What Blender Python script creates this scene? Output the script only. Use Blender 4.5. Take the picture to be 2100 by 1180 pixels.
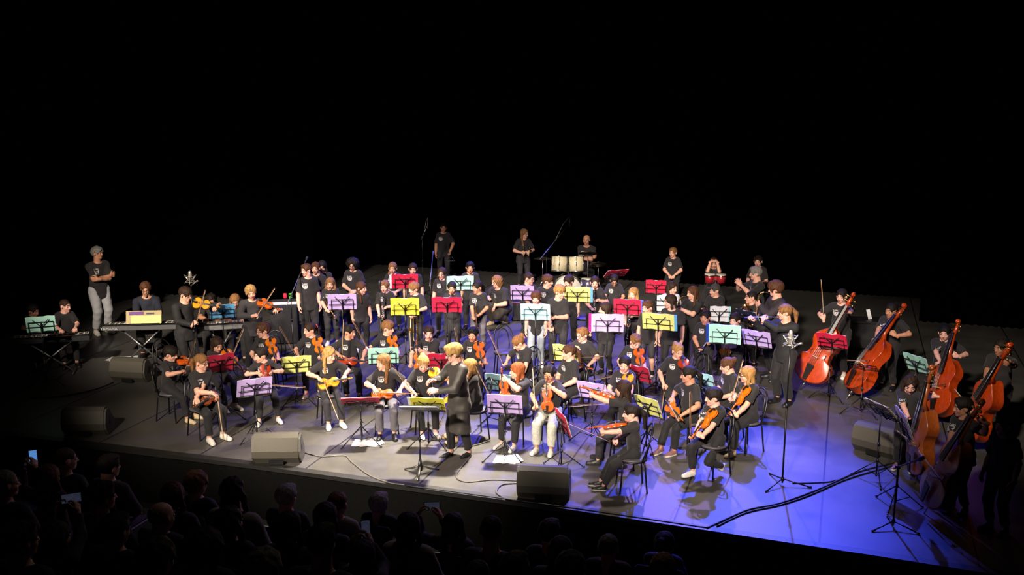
import bpy, bmesh, math, random
import numpy as np
from mathutils import Vector, Matrix
from mathutils.bvhtree import BVHTree
from math import sin, cos, pi, radians as rad, sqrt, atan2

for o in list(bpy.data.objects): bpy.data.objects.remove(o, do_unlink=True)
scene = bpy.context.scene
COL = scene.collection
random.seed(4)

# ------------------------------------------------------------------ camera
CAMH = 5.4; FPX = 2100.0
PITCH = math.atan(440 / FPX); YAW = rad(18)
cam = bpy.data.cameras.new('camera'); cam.sensor_width = 36; cam.lens = 36 * FPX / 2100
cam.clip_end = 200
cam_o = bpy.data.objects.new('camera', cam); COL.objects.link(cam_o)
cam_o.location = (0, 0, CAMH); cam_o.rotation_euler = (pi / 2 - PITCH, 0, YAW)
scene.camera = cam_o
CF = Vector((-sin(YAW) * cos(PITCH), cos(YAW) * cos(PITCH), -sin(PITCH)))
CR = Vector((cos(YAW), sin(YAW), 0)); CU = CR.cross(CF)

def ray(px, py): return CF + CR * ((px - 1050) / FPX) + CU * ((590 - py) / FPX)
def at_z(px, py, z=0.0):
    d = ray(px, py); return Vector((0, 0, CAMH)) + d * ((z - CAMH) / d.z)
def az_to_cam(p): return atan2(-p[1], -p[0])

# ------------------------------------------------------------------ world and stage lights
scene.view_settings.view_transform = 'Standard'; scene.view_settings.look = 'None'
scene.view_settings.gamma = 1; scene.view_settings.use_curve_mapping = False
scene.view_settings.exposure = 0.0
w = bpy.data.worlds.new('world'); scene.world = w; w.use_nodes = True
w.node_tree.nodes['Background'].inputs[0].default_value = (0.004, 0.0045, 0.0055, 1)
w.node_tree.nodes['Background'].inputs[1].default_value = 0.25

def spot(name, loc, tgt, power, col, ang, blend=.6, size=.3):
    l = bpy.data.lights.new(name, 'SPOT'); l.energy = power; l.color = col
    l.spot_size = rad(ang); l.spot_blend = blend; l.shadow_soft_size = size
    o = bpy.data.objects.new(name, l); COL.objects.link(o); o.location = loc
    d = Vector(tgt) - Vector(loc); o.rotation_euler = d.to_track_quat('-Z', 'Y').to_euler()
    return o
WARM = (1.0, .86, .70); BLUE = (.045, .075, 1.0)
FC = at_z(860, 860); RC = at_z(1430, 850); LC = at_z(450, 850); BC = at_z(960, 700); BR = at_z(1500, 960)
KC = at_z(280, 700); DB = at_z(1830, 880); FL = at_z(850, 945); PB = at_z(1200, 600)
KX = at_z(400, 690); EC = at_z(880, 950); BL = at_z(1420, 1000); BS = at_z(1650, 860)
spot('front_spot_centre', (FC.x - 1.6, 1.5, 7.6), (FC.x + .3, FC.y + .0, .4), 15500, WARM, 27, .75)
spot('front_spot_right', (RC.x + .2, 1.5, 7.6), (RC.x - .3, RC.y + .5, .9), 18500, WARM, 25, .8)
spot('front_spot_left', (LC.x + 2.6, 1.5, 7.4), (LC.x + .5, LC.y + .5, .55), 10500, WARM, 22, .9)
spot('front_spot_keys', (KX.x + 3.6, 2.5, 7.8), (KX.x + .2, KX.y - .3, 1.1), 20000, WARM, 20, .95)
spot('front_spot_back', (BC.x + 1.9, 8.2, 9.2), (BC.x + 1.6, BC.y - .2, 1.0), 11500, (1.0, .86, .74), 30, .8)
spot('front_spot_brass', (BC.x - 1.0, 8.2, 9.2), (BC.x - 1.9, BC.y - .2, 1.0), 13500, (1.0, .86, .74), 28, .8)
spot('apron_top_spot', (EC.x + .3, EC.y + 3.4, 9.0), (EC.x - .2, EC.y + .1, 0), 22000, (1.0, .9, .74), 30, .85)
spot('apron_top_spot_far', (EC.x - 2.4, EC.y + 3.8, 9.0), (EC.x - 2.2, EC.y + .5, 0), 2600, (1.0, .84, .66), 26, .9)
spot('apron_top_spot_right', (BL.x - .2, BL.y + 3.6, 9.0), (BL.x - .2, BL.y + .5, 0), 3000, (1.0, .84, .68), 34, .9)
spot('front_spot_bass', (DB.x - 2.6, 5.0, 8.6), (DB.x - .2, DB.y + .5, 1.0), 8500, WARM, 26, .95)
spot('front_spot_percussion', (PB.x, 13.0, 9.3), (PB.x + .5, PB.y - .8, .9), 3600, (1, .86, .76), 33, .8)
spot('blue_back_right', (BL.x + .1, BL.y + 8.2, 7.8), (BL.x + .0, BL.y - .0, 0), 15500, BLUE, 33, .55, .08)
spot('blue_back_side', (BS.x + .2, BS.y + 5.5, 8.8), (BS.x - .2, BS.y - .6, 0), 2000, BLUE, 34, .8, .08)
spot('stage_glow_fill', (-3, 13.5, 8.8), (-3.4, 8.2, 1.0), 95, (1.0, .85, .7), 110, .9, .5)  # added fill lamp, stands in for stage glow bouncing onto the audience
spot('blue_back_centre', (BC.x, BC.y + 5.0, 8.8), (BC.x + .3, BC.y - .6, 0), 10000, (.09, .09, 1.0), 50, .7, .08)
spot('violet_back', (BC.x + 3.0, BC.y + 7.0, 9.0), (FC.x + 2, FC.y + 2, 0), 3200, (.5, .3, 1.0), 50, .7, .1)

# ------------------------------------------------------------------ materials
def lin(h):
    h = h.lstrip('#'); v = [int(h[i:i + 2], 16) / 255 for i in (0, 2, 4)]
    return tuple(c / 12.92 if c <= .04045 else ((c + .055) / 1.055) ** 2.4 for c in v)
MATS = {}
def mat(name, col, rough=.6, metal=0, bump=0, scale=60, var=.12, stretch=(1, 1, 1), emit=0, spec=.5, sheen=0, coat=0, sss=0):
    if name in MATS: return MATS[name]
    if isinstance(col, str): col = lin(col)
    m = bpy.data.materials.new(name); m.use_nodes = True; nt = m.node_tree; N = nt.nodes; L = nt.links
    b = N['Principled BSDF']; b.inputs['Roughness'].default_value = rough; b.inputs['Metallic'].default_value = metal
    b.inputs['Specular IOR Level'].default_value = spec
    if sheen: b.inputs['Sheen Weight'].default_value = sheen; b.inputs['Sheen Roughness'].default_value = .5
    if coat: b.inputs['Coat Weight'].default_value = coat; b.inputs['Coat Roughness'].default_value = .15
    if sss:
        b.inputs['Subsurface Weight'].default_value = sss; b.inputs['Subsurface Radius'].default_value = (.012, .005, .003)
        b.inputs['Subsurface Scale'].default_value = 1
    tc = N.new('ShaderNodeTexCoord'); mp = N.new('ShaderNodeMapping'); mp.inputs['Scale'].default_value = stretch
    L.new(tc.outputs['Object'], mp.inputs['Vector'])
    nz = N.new('ShaderNodeTexNoise'); nz.inputs['Scale'].default_value = scale; nz.inputs['Detail'].default_value = 3
    L.new(mp.outputs['Vector'], nz.inputs['Vector'])
    rp = N.new('ShaderNodeValToRGB'); rp.color_ramp.elements[0].position = .3; rp.color_ramp.elements[1].position = .7
    rp.color_ramp.elements[0].color = (*[c * (1 - var) for c in col], 1)
    rp.color_ramp.elements[1].color = (*[min(1, c * (1 + var)) for c in col], 1)
    L.new(nz.outputs['Fac'], rp.inputs['Fac']); L.new(rp.outputs['Color'], b.inputs['Base Color'])
    if bump:
        bp = N.new('ShaderNodeBump'); bp.inputs['Strength'].default_value = bump; bp.inputs['Distance'].default_value = .01
        L.new(nz.outputs['Fac'], bp.inputs['Height']); L.new(bp.outputs['Normal'], b.inputs['Normal'])
    if emit:
        L.new(rp.outputs['Color'], b.inputs['Emission Color']); b.inputs['Emission Strength'].default_value = emit
    MATS[name] = m; return m

# ------------------------------------------------------------------ mesh helpers
def link(o, parent=None):
    COL.objects.link(o)
    if parent is not None: o.parent = parent
    return o
def mesh_np(name, V, quads, mats, parent=None, midx=None, smooth=True, tris=None):
    me = bpy.data.meshes.new(name)
    V = np.asarray(V, np.float32)
    faces = []; nq = len(quads); nt = 0 if tris is None else len(tris)
    me.vertices.add(len(V)); me.vertices.foreach_set('co', V.ravel())
    lv = np.asarray(quads, np.int32).ravel()
    if nt: lv = np.concatenate([lv, np.asarray(tris, np.int32).ravel()])
    me.loops.add(len(lv)); me.loops.foreach_set('vertex_index', lv)
    me.polygons.add(nq + nt)
    st = np.concatenate([np.arange(nq) * 4, nq * 4 + np.arange(nt) * 3]).astype(np.int32)
    me.polygons.foreach_set('loop_start', st)
    me.polygons.foreach_set('use_smooth', np.full(nq + nt, smooth))
    for m in mats: me.materials.append(m)
    if midx is not None: me.polygons.foreach_set('material_index', np.asarray(midx, np.int32))
    me.update(calc_edges=True)
    return link(bpy.data.objects.new(name, me), parent)

def frame(y, z):
    "matrix with local Y along y and Z near z"
    y = Vector(y).normalized(); z = Vector(z); z = (z - y * z.dot(y)).normalized(); x = y.cross(z)
    return Matrix((x, y, z)).transposed()
def perp(d):
    d = Vector(d).normalized(); a = Vector((0, 0, 1)) if abs(d.z) < .9 else Vector((1, 0, 0))
    u = d.cross(a).normalized(); return u, d.cross(u)

class MB:
    def __init__(s): s.v = []; s.f = []; s.mi = []; s.sm = []
    def add(s, vs, fs, mi=0, sm=False, M=None):
        n = len(s.v)
        for v in vs:
            v = Vector(v)
            if M is not None: v = M @ v
            s.v.append(tuple(v))
        for f in fs: s.f.append(tuple(i + n for i in f)); s.mi.append(mi); s.sm.append(sm)
        return s
    def box(s, c, sz, R=None, mi=0, bev=0):
        c = Vector(c); x, y, z = [d / 2 for d in sz]; b = min(bev, x, y, z)
        if b <= 0:
            vs = [(i * x, j * y, k * z) for i in (-1, 1) for j in (-1, 1) for k in (-1, 1)]
            fs = [(0, 1, 3, 2), (4, 6, 7, 5), (0, 4, 5, 1), (2, 3, 7, 6), (0, 2, 6, 4), (1, 5, 7, 3)]
        else:
            bm = bmesh.new(); bmesh.ops.create_cube(bm, size=1)
            for v in bm.verts: v.co = (v.co.x * 2 * x, v.co.y * 2 * y, v.co.z * 2 * z)
            bmesh.ops.bevel(bm, geom=bm.edges[:], offset=b, segments=1, affect='EDGES')
            bm.verts.index_update(); vs = [v.co.copy() for v in bm.verts]; fs = [[v.index for v in f.verts] for f in bm.faces]; bm.free()
        vs = [c + (R @ Vector(v) if R is not None else Vector(v)) for v in vs]
        return s.add(vs, fs, mi)
    def tube(s, pts, r, n=8, mi=0, cap=True, closed=False, flat=None):
        pts = [Vector(p) for p in pts]; m = len(pts)
        rs = r if isinstance(r, (list, tuple)) else [r] * m
        vs = []; fs = []; u = None
        for i, p in enumerate(pts):
            a = pts[i - 1] if (i > 0 or closed) else p; b = pts[(i + 1) % m] if (i < m - 1 or closed) else p
            t = (b - a)
            t = t.normalized() if t.length > 1e-9 else Vector((0, 0, 1))
            if u is None: u, _ = perp(t)
            u = (u - t * u.dot(t))
            u = u.normalized() if u.length > 1e-6 else perp(t)[0]
            w_ = t.cross(u)
            for k in range(n):
                an = 2 * pi * k / n; q = u * cos(an) + w_ * sin(an)
                if flat: q = q - flat[0] * (q.dot(flat[0]) * (1 - flat[1]))
                vs.append(p + q * rs[i])
        for i in range(m if closed else m - 1):
            j = (i + 1) % m
            for k in range(n):
                k2 = (k + 1) % n; fs.append((i * n + k, i * n + k2, j * n + k2, j * n + k))
        if cap and not closed: fs.append(tuple(range(n))[::-1]); fs.append(tuple((m - 1) * n + k for k in range(n)))
        return s.add(vs, fs, mi, True)
    def lathe(s, prof, c=(0, 0, 0), axis=(0, 0, 1), n=20, mi=0, sm=True):
        "prof: list of (radius, height) along axis"
        c = Vector(c); ax = Vector(axis).normalized(); u, v = perp(ax); vs = []; fs = []; m = len(prof)
        for r, h in prof:
            for k in range(n):
                a = 2 * pi * k / n; vs.append(c + ax * h + (u * cos(a) + v * sin(a)) * r)
        for i in range(m - 1):
            for k in range(n):
                k2 = (k + 1) % n; fs.append((i * n + k, i * n + k2, (i + 1) * n + k2, (i + 1) * n + k))
        fs.append(tuple(range(n))[::-1]); fs.append(tuple((m - 1) * n + k for k in range(n)))
        return s.add(vs, fs, mi, sm)
    def ball(s, c, r, n=10, m=7, mi=0, R=None):
        c = Vector(c); r = (r, r, r) if not isinstance(r, (tuple, list)) else r; vs = []; fs = []
        for i in range(m + 1):
            t = pi * i / m
            for k in range(n):
                a = 2 * pi * k / n; q = Vector((r[0] * sin(t) * cos(a), r[1] * sin(t) * sin(a), r[2] * cos(t)))
                vs.append(c + (R @ q if R is not None else q))
        for i in range(m):
            for k in range(n):
                k2 = (k + 1) % n; fs.append((i * n + k, (i + 1) * n + k, (i + 1) * n + k2, i * n + k2))
        return s.add(vs, fs, mi, True)
    def prism(s, poly, z0, z1, M=None, mi=0):
        n = len(poly); vs = [(x, y, z0) for x, y in poly] + [(x, y, z1) for x, y in poly]
        fs = [tuple(range(n))[::-1], tuple(range(n, 2 * n))] + [(i, (i + 1) % n, n + (i + 1) % n, n + i) for i in range(n)]
        return s.add(vs, fs, mi, False, M)
    def build(s, name, mats, parent=None, loc=None, smooth=None):
        me = bpy.data.meshes.new(name); me.from_pydata(s.v, [], s.f)
        if not isinstance(mats, (list, tuple)): mats = [mats]
        for m in mats: me.materials.append(m)
        me.polygons.foreach_set('material_index', s.mi)
        me.polygons.foreach_set('use_smooth', s.sm if smooth is None else [smooth] * len(s.f))
        me.update()
        o = link(bpy.data.objects.new(name, me), parent)
        if loc is not None: o.location = loc
        return o

def tag(o, label, cat, group=None, kind=None):
    if label: o['label'] = label
    if cat: o['category'] = cat
    if group: o['group'] = group
    if kind: o['kind'] = kind
    return o
def empty(name, loc=(0, 0, 0), rz=0):
    o = bpy.data.objects.new(name, None); o.location = loc; o.rotation_euler = (0, 0, rz); o.empty_display_size = .1
    return link(o)
def struct(o): o['kind'] = 'structure'; return o
def copy_tree(o, parent=None):
    c = o.copy(); COL.objects.link(c)
    if parent is not None: c.parent = parent
    for ch in o.children: copy_tree(ch, c)
    return c
PROTO_USED = set()
def inst(proto, M, label, group=None):
    "first use moves the prototype itself, later uses copy the whole tree"
    if proto.name in PROTO_USED: o = copy_tree(proto)
    else: o = proto; PROTO_USED.add(proto.name)
    o.matrix_world = M; o['label'] = label
    if group: o['group'] = group
    return o

# ------------------------------------------------------------------ implicit surfaces -> one continuous skin
class Field:
    def __init__(s, lo, hi, h):
        s.lo = np.array(lo, float); s.h = h
        s.ax = [np.arange(a, b + h, h).astype(np.float32) for a, b in zip(lo, hi)]
        s.f = np.full([len(a) for a in s.ax], 1.0, np.float32)
    def sl(s, lo, hi):
        r = []
        for i in range(3):
            a = max(0, int((lo[i] - s.lo[i]) / s.h) - 1); b = min(len(s.ax[i]), int((hi[i] - s.lo[i]) / s.h) + 3)
            if b <= a: return None
            r.append(slice(a, b))
        return tuple(r)
    def comb(s, S, d, k, op):
        g = s.f[S]
        if op == 'u':
            if k: hh = np.maximum(k - np.abs(g - d), 0); s.f[S] = np.minimum(g, d) - hh * hh / (4 * k)
            else: s.f[S] = np.minimum(g, d)
        else:
            d = -d
            if k: hh = np.maximum(k - np.abs(g - d), 0); s.f[S] = np.maximum(g, d) + hh * hh / (4 * k)
            else: s.f[S] = np.maximum(g, d)
    def cap(s, a, b, ra, rb, k=.02, flat=None, cut=False, cut_a=False, op='u'):
        a = np.array(a, np.float32); b = np.array(b, np.float32); R = max(ra, rb) * (max(1, flat[1]) if flat else 1) + k + 2 * s.h
        S = s.sl(np.minimum(a, b) - R, np.maximum(a, b) + R)
        if S is None: return
        X = s.ax[0][S[0]][:, None, None]; Y = s.ax[1][S[1]][None, :, None]; Z = s.ax[2][S[2]][None, None, :]
        px, py, pz = X - a[0], Y - a[1], Z - a[2]; ba = b - a; L2 = float(ba @ ba) + 1e-9
        dt = (px * ba[0] + py * ba[1] + pz * ba[2]) / L2; t = np.clip(dt, 0, 1)
        wx, wy, wz = px - t * ba[0], py - t * ba[1], pz - t * ba[2]
        if flat is None: d = np.sqrt(wx * wx + wy * wy + wz * wz) - (ra + (rb - ra) * t)
        else:
            n, q = flat; e = (wx * n[0] + wy * n[1] + wz * n[2]) * (1 / q - 1)
            wx, wy, wz = wx + e * n[0], wy + e * n[1], wz + e * n[2]
            d = (np.sqrt(wx * wx + wy * wy + wz * wz) - (ra + (rb - ra) * t)) * min(1, q)
        L = sqrt(L2)
        if cut: d = np.maximum(d, (dt - 1) * L)
        if cut_a: d = np.maximum(d, -dt * L)
        s.comb(S, d, k, op)
    def ell(s, c, r, k=.02, R=None, op='u'):
        m = max(r) + k + 2 * s.h; c = np.array(c, np.float32); S = s.sl(c - m, c + m)
        if S is None: return
        X = s.ax[0][S[0]][:, None, None] - c[0]; Y = s.ax[1][S[1]][None, :, None] - c[1]; Z = s.ax[2][S[2]][None, None, :] - c[2]
        if R is not None:
            X, Y, Z = (R[0][0] * X + R[1][0] * Y + R[2][0] * Z, R[0][1] * X + R[1][1] * Y + R[2][1] * Z, R[0][2] * X + R[1][2] * Y + R[2][2] * Z)
        k0 = np.sqrt((X / r[0]) ** 2 + (Y / r[1]) ** 2 + (Z / r[2]) ** 2); k1 = np.sqrt((X / r[0] ** 2) ** 2 + (Y / r[1] ** 2) ** 2 + (Z / r[2] ** 2) ** 2) + 1e-6
        s.comb(S, k0 * (k0 - 1) / k1, k, op)
    def plane(s, o, n):
        "keep the side where (p-o).n < 0"
        X, Y, Z = s.grid(); s.f = np.maximum(s.f, ((X - o[0]) * n[0] + (Y - o[1]) * n[1] + (Z - o[2]) * n[2]).astype(np.float32))
    def carve(s, c, hx, hy, zt, rnd):
        "press the surface flat where it sits on a seat (round or square) whose top is at zt"
        X, Y, Z = s.grid(); X = X - c[0]; Y = Y - c[1]
        d = np.sqrt(X * X + Y * Y) - hx if rnd else np.maximum(np.abs(X) - hx, np.abs(Y) - hy)
        d = np.maximum(np.maximum(d, Z - zt), zt - .16 - Z); s.f = np.maximum(s.f, -d).astype(np.float32)
    def grid(s): return s.ax[0][:, None, None], s.ax[1][None, :, None], s.ax[2][None, None, :]
    def mesh(s):
        f = s.f; m = f < 0
        c = np.zeros([n - 1 for n in f.shape], np.uint8)
        for i in (0, 1):
            for j in (0, 1):
                for k in (0, 1): c += m[i:f.shape[0] - 1 + i, j:f.shape[1] - 1 + j, k:f.shape[2] - 1 + k]
        act = (c > 0) & (c < 8); idx = np.argwhere(act); n = len(idx)
        vid = np.full(act.shape, -1, np.int32); vid[act] = np.arange(n)
        acc = np.zeros((n, 3)); cnt = np.zeros(n)
        co = [(i, j, k) for i in (0, 1) for j in (0, 1) for k in (0, 1)]
        fv = {o: f[idx[:, 0] + o[0], idx[:, 1] + o[1], idx[:, 2] + o[2]] for o in co}
        for o1 in co:
            for a in range(3):
                if o1[a]: continue
                o2 = list(o1); o2[a] = 1; o2 = tuple(o2); f1, f2 = fv[o1], fv[o2]; x = (f1 < 0) != (f2 < 0)
                t = np.where(x, f1 / np.where(x, f1 - f2, 1), 0)
                for q in range(3): acc[:, q] += x * (o1[q] + (t if q == a else 0))
                cnt += x
        V = s.lo + (idx + acc / cnt[:, None]) * s.h
        Q = []
        for a in range(3):
            b1, c1 = (a + 1) % 3, (a + 2) % 3
            sa = [slice(None)] * 3; sb = [slice(None)] * 3; sa[a] = slice(0, -1); sb[a] = slice(1, None)
            d = m[tuple(sa)] != m[tuple(sb)]; e = np.argwhere(d)
            e = e[(e[:, b1] > 0) & (e[:, c1] > 0) & (e[:, b1] < f.shape[b1] - 1) & (e[:, c1] < f.shape[c1] - 1)]
            ins = m[e[:, 0], e[:, 1], e[:, 2]]
            cs = []
            for db, dc in ((-1, -1), (0, -1), (0, 0), (-1, 0)):
                q = e.copy(); q[:, b1] += db; q[:, c1] += dc; cs.append(vid[q[:, 0], q[:, 1], q[:, 2]])
            q = np.stack(cs, 1); q[~ins] = q[~ins][:, ::-1]; Q.append(q)
        return V, np.concatenate(Q)
# ------------------------------------------------------------------ people: shared templates
M_EYE = mat('eye_white', '#b8aca2', .3); M_IRIS = mat('iris_dark', '#1c120d', .25)
M_EMB = mat('shirt_print_white', '#c9c6c6', .7, var=.05)
SKINS = [mat('skin_fair', '#d6a089', .55, sss=.0, scale=25, var=.06), mat('skin_tan', '#c0876a', .55, scale=25, var=.06),
         mat('skin_olive', '#a06a4b', .55, scale=25, var=.06), mat('skin_rosy', '#d9a392', .55, scale=25, var=.08)]
LIPS = [mat('lips', '#a85f52', .45)]
HAIRC = {k: mat('hair_' + k, c, .68, bump=.7, scale=60, var=.5, stretch=(1, 1, .16), spec=.25) for k, c in dict(
    black='#0d0a0a', dark='#1a120e', brown='#2c1c12', chest='#4d2f1b', light='#7a5430', blond='#98703f', fair='#a07c48',
    ginger='#85451f', grey='#77746f', white='#a8a29b', red='#5a2a16').items()}
BLACKTEE = mat('black_cotton', '#211e20', .9, bump=.25, scale=130, var=.2, sheen=.08)
BLACKTR = mat('black_trousers', '#19171a', .85, bump=.2, scale=110, var=.2, sheen=.05)
SHOEW = [mat('shoe_white', '#cfc9c0', .55), mat('sole_white', '#d9d5cc', .6)]
SHOEB = [mat('shoe_black', '#17161a', .45), mat('sole_black', '#1f1d1d', .6)]
SHOEBW = [SHOEB[0], SHOEW[1]]
SHOEP = [mat('shoe_pink', '#c99a96', .55), SHOEW[1]]
SHOEC = [mat('shoe_cream', '#c9b48c', .55), mat('sole_cream', '#cbb68e', .6)]
SHOEG = [mat('shoe_grey_red', '#7d5a58', .55), SHOEW[1]]
SHOET = [mat('shoe_teal', '#7fb8b4', .55), SHOEW[1]]
TR = dict(black=BLACKTR, grey=mat('grey_joggers', '#5d5960', .9, bump=.3, scale=60), jean=mat('pale_jeans', '#8f98a2', .9, bump=.3, scale=70, var=.2),
          pale=mat('light_grey_jeans', '#a9a9ae', .9, bump=.3, scale=60), brown=mat('brown_corduroy', '#3a342c', .9, bump=.4, scale=60),
          dark=mat('charcoal_trousers', '#28262b', .85, bump=.25, scale=80), white=mat('stone_jeans', '#a8a79c', .9, bump=.35, scale=40, var=.2))
TOPM = dict(tee=BLACKTEE, navy=mat('navy_shirt', '#191c2a', .85, bump=.2, scale=80), blk=mat('black_jersey', '#191819', .8, bump=.25, scale=60),
            card=mat('charcoal_cardigan', '#333033', .9, bump=.4, scale=50), coat=mat('grey_black_coat', '#34302c', .6, bump=.25, scale=14, sheen=.1),
            jack=mat('dark_jacket', '#2b2529', .8, bump=.25, scale=40), white=mat('white_patterned_top', '#b9bcc4', .8, bump=.2, scale=18, var=.5),
            grey=mat('grey_coat', '#3a3733', .9, bump=.3, scale=30), cream=mat('cream_top', '#9d968a', .9, bump=.3, scale=30), maroon=mat('maroon_top', '#3a1a18', .9, bump=.3, scale=30),
            blue=mat('blue_shirt', '#1e2a3d', .9, bump=.3, scale=30))

def head_template(h=.042):
    F = Field((-.55, -.62, -.42), (.55, .66, 1.1), h)
    F.ell((0, -.06, .63), (.345, .43, .37), .02); F.ell((0, .10, .36), (.275, .30, .35), .08)
    for s in (-1, 1):
        F.cap((s * .2, .04, .22), (s * .03, .27, .09), .09, .08, .06); F.ell((s * .17, .27, .36), (.09, .09, .1), .06)
    F.ell((0, .31, .10), (.09, .08, .08), .05)
    F.cap((-.17, .33, .575), (.17, .33, .575), .05, .05, .05)
    for s in (-1, 1): F.ell((s * .15, .475, .49), (.105, .1, .065), .05, op='s')
    F.cap((0, .39, .54), (0, .47, .365), .03, .055, .035)
    for s in (-1, 1): F.ell((s * .05, .43, .345), (.045, .05, .04), .02)
    F.cap((-.09, .375, .225), (.09, .375, .225), .03, .03, .025); F.cap((-.06, .375, .175), (.06, .375, .175), .032, .032, .02)
    for s in (-1, 1): F.ell((s * .36, -.04, .46), (.045, .1, .155), .03)
    F.cap((0, -.12, .3), (0, -.17, -.36), .235, .25, .06)
    V, Q = F.mesh(); c = V[Q].mean(1)
    mi = np.zeros(len(Q), int)
    lip = (np.abs(c[:, 0]) < .12) & (c[:, 1] > .36) & (c[:, 2] > .14) & (c[:, 2] < .255) & (np.abs(c[:, 0]) / .12 + np.abs(c[:, 2] - .2) / .06 < 1.25)
    mi[lip] = 1
    mb = MB()
    for s in (-1, 1):
        mb.ball((s * .15, .325, .492), (.078, .07, .05), 10, 6, 2); mb.ball((s * .15, .352, .49), (.046, .05, .044), 8, 5, 3)
        mb.tube([(s * .06, .405, .595), (s * .15, .40, .625), (s * .25, .33, .60)], [.012, .018, .01], 6, 4)
    Vb = np.array(mb.v); base = len(V)
    Qb = [f for f in mb.f if len(f) == 4]; mb_mi = [m for f, m in zip(mb.f, mb.mi) if len(f) == 4]
    return np.concatenate([V, Vb]), np.concatenate([Q, np.array(Qb) + base]), np.concatenate([mi, mb_mi])
HEAD = head_template(); HEADLO = head_template(.06)

def hand_template(curl, spread=.06, thumb=.6, h=.05):
    "wrist at origin, fingers along +Y, palm faces -Z, thumb on -X (a right hand, palm down)"
    F = Field((-.62, -.3, -.75), (.55, 1.25, .35), h)
    F.cap((0, -.25, 0), (0, .08, 0), .15, .17, .05)
    F.cap((-.13, .14, 0), (-.16, .46, 0), .1, .1, .05, ((0, 0, 1), .8)); F.cap((.12, .14, 0), (.17, .42, 0), .1, .095, .05, ((0, 0, 1), .8)); F.cap((0, .1, 0), (0, .46, 0), .12, .1, .06, ((0, 0, 1), .8))
    for i, (x, l) in enumerate(((-.19, .47), (-.065, .53), (.065, .49), (.185, .38))):
        p = Vector((x, .47 - .03 * abs(i - 1), 0)); a = rad(curl * .5 + i * 3); sd = (i - 1.5) * spread
        for j, q in enumerate((.45, .32, .25)):
            d = Vector((sd, cos(a), -sin(a))); e = p + d * l * q; F.cap(p, e, .066 - .006 * j, .06 - .006 * j, .012); p = e; a += rad(curl * (.75 if j == 0 else .6))
    p = Vector((-.13, .1, -.04)); e = p + Vector((-.17, .17, -.08)); F.cap(p, e, .1, .085, .05)
    e2 = e + Vector((-.08 * (1.4 - thumb), .17, -.08 * thumb - .02)); F.cap(e, e2, .075, .07, .02)
    e3 = e2 + Vector((.07 * thumb, .12, -.1 * thumb)); F.cap(e2, e3, .068, .055, .02)
    return F.mesh()
HANDS = dict(relax=hand_template(32), grip=hand_template(92, .02, 1.0), flat=hand_template(10, .09, .2), curve=hand_template(55, .05, .7))

def shoe_template(h=.055):
    F = Field((-.35, -.35, -.06), (.35, .95, .62), h)
    F.cap((0, -.05, .13), (0, .3, .13), .17, .17, .05); F.cap((0, .3, .10), (.02, .63, .08), .18, .165, .08)
    F.cap((0, -.06, .2), (0, -.08, .42), .15, .13, .08); F.cap((0, .0, .3), (0, .38, .14), .12, .13, .08)
    F.plane((0, 0, 0), (0, 0, -1)); V, Q = F.mesh(); mi = (V[Q].mean(1)[:, 2] < .115).astype(int)
    return V, Q, mi
SHOE = shoe_template()
def pump_template(h=.05):
    F = Field((-.3, -.3, -.06), (.3, .9, .5), h)
    F.cap((0, -.02, .26), (0, .35, .14), .11, .13, .05); F.cap((0, .35, .12), (0, .68, .06), .14, .08, .06); F.cap((0, -.04, .25), (0, -.05, .0), .07, .055, .03)
    F.plane((0, 0, 0), (0, 0, -1)); V, Q = F.mesh(); return V, Q, np.zeros(len(Q), int)
PUMP = pump_template()

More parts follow.
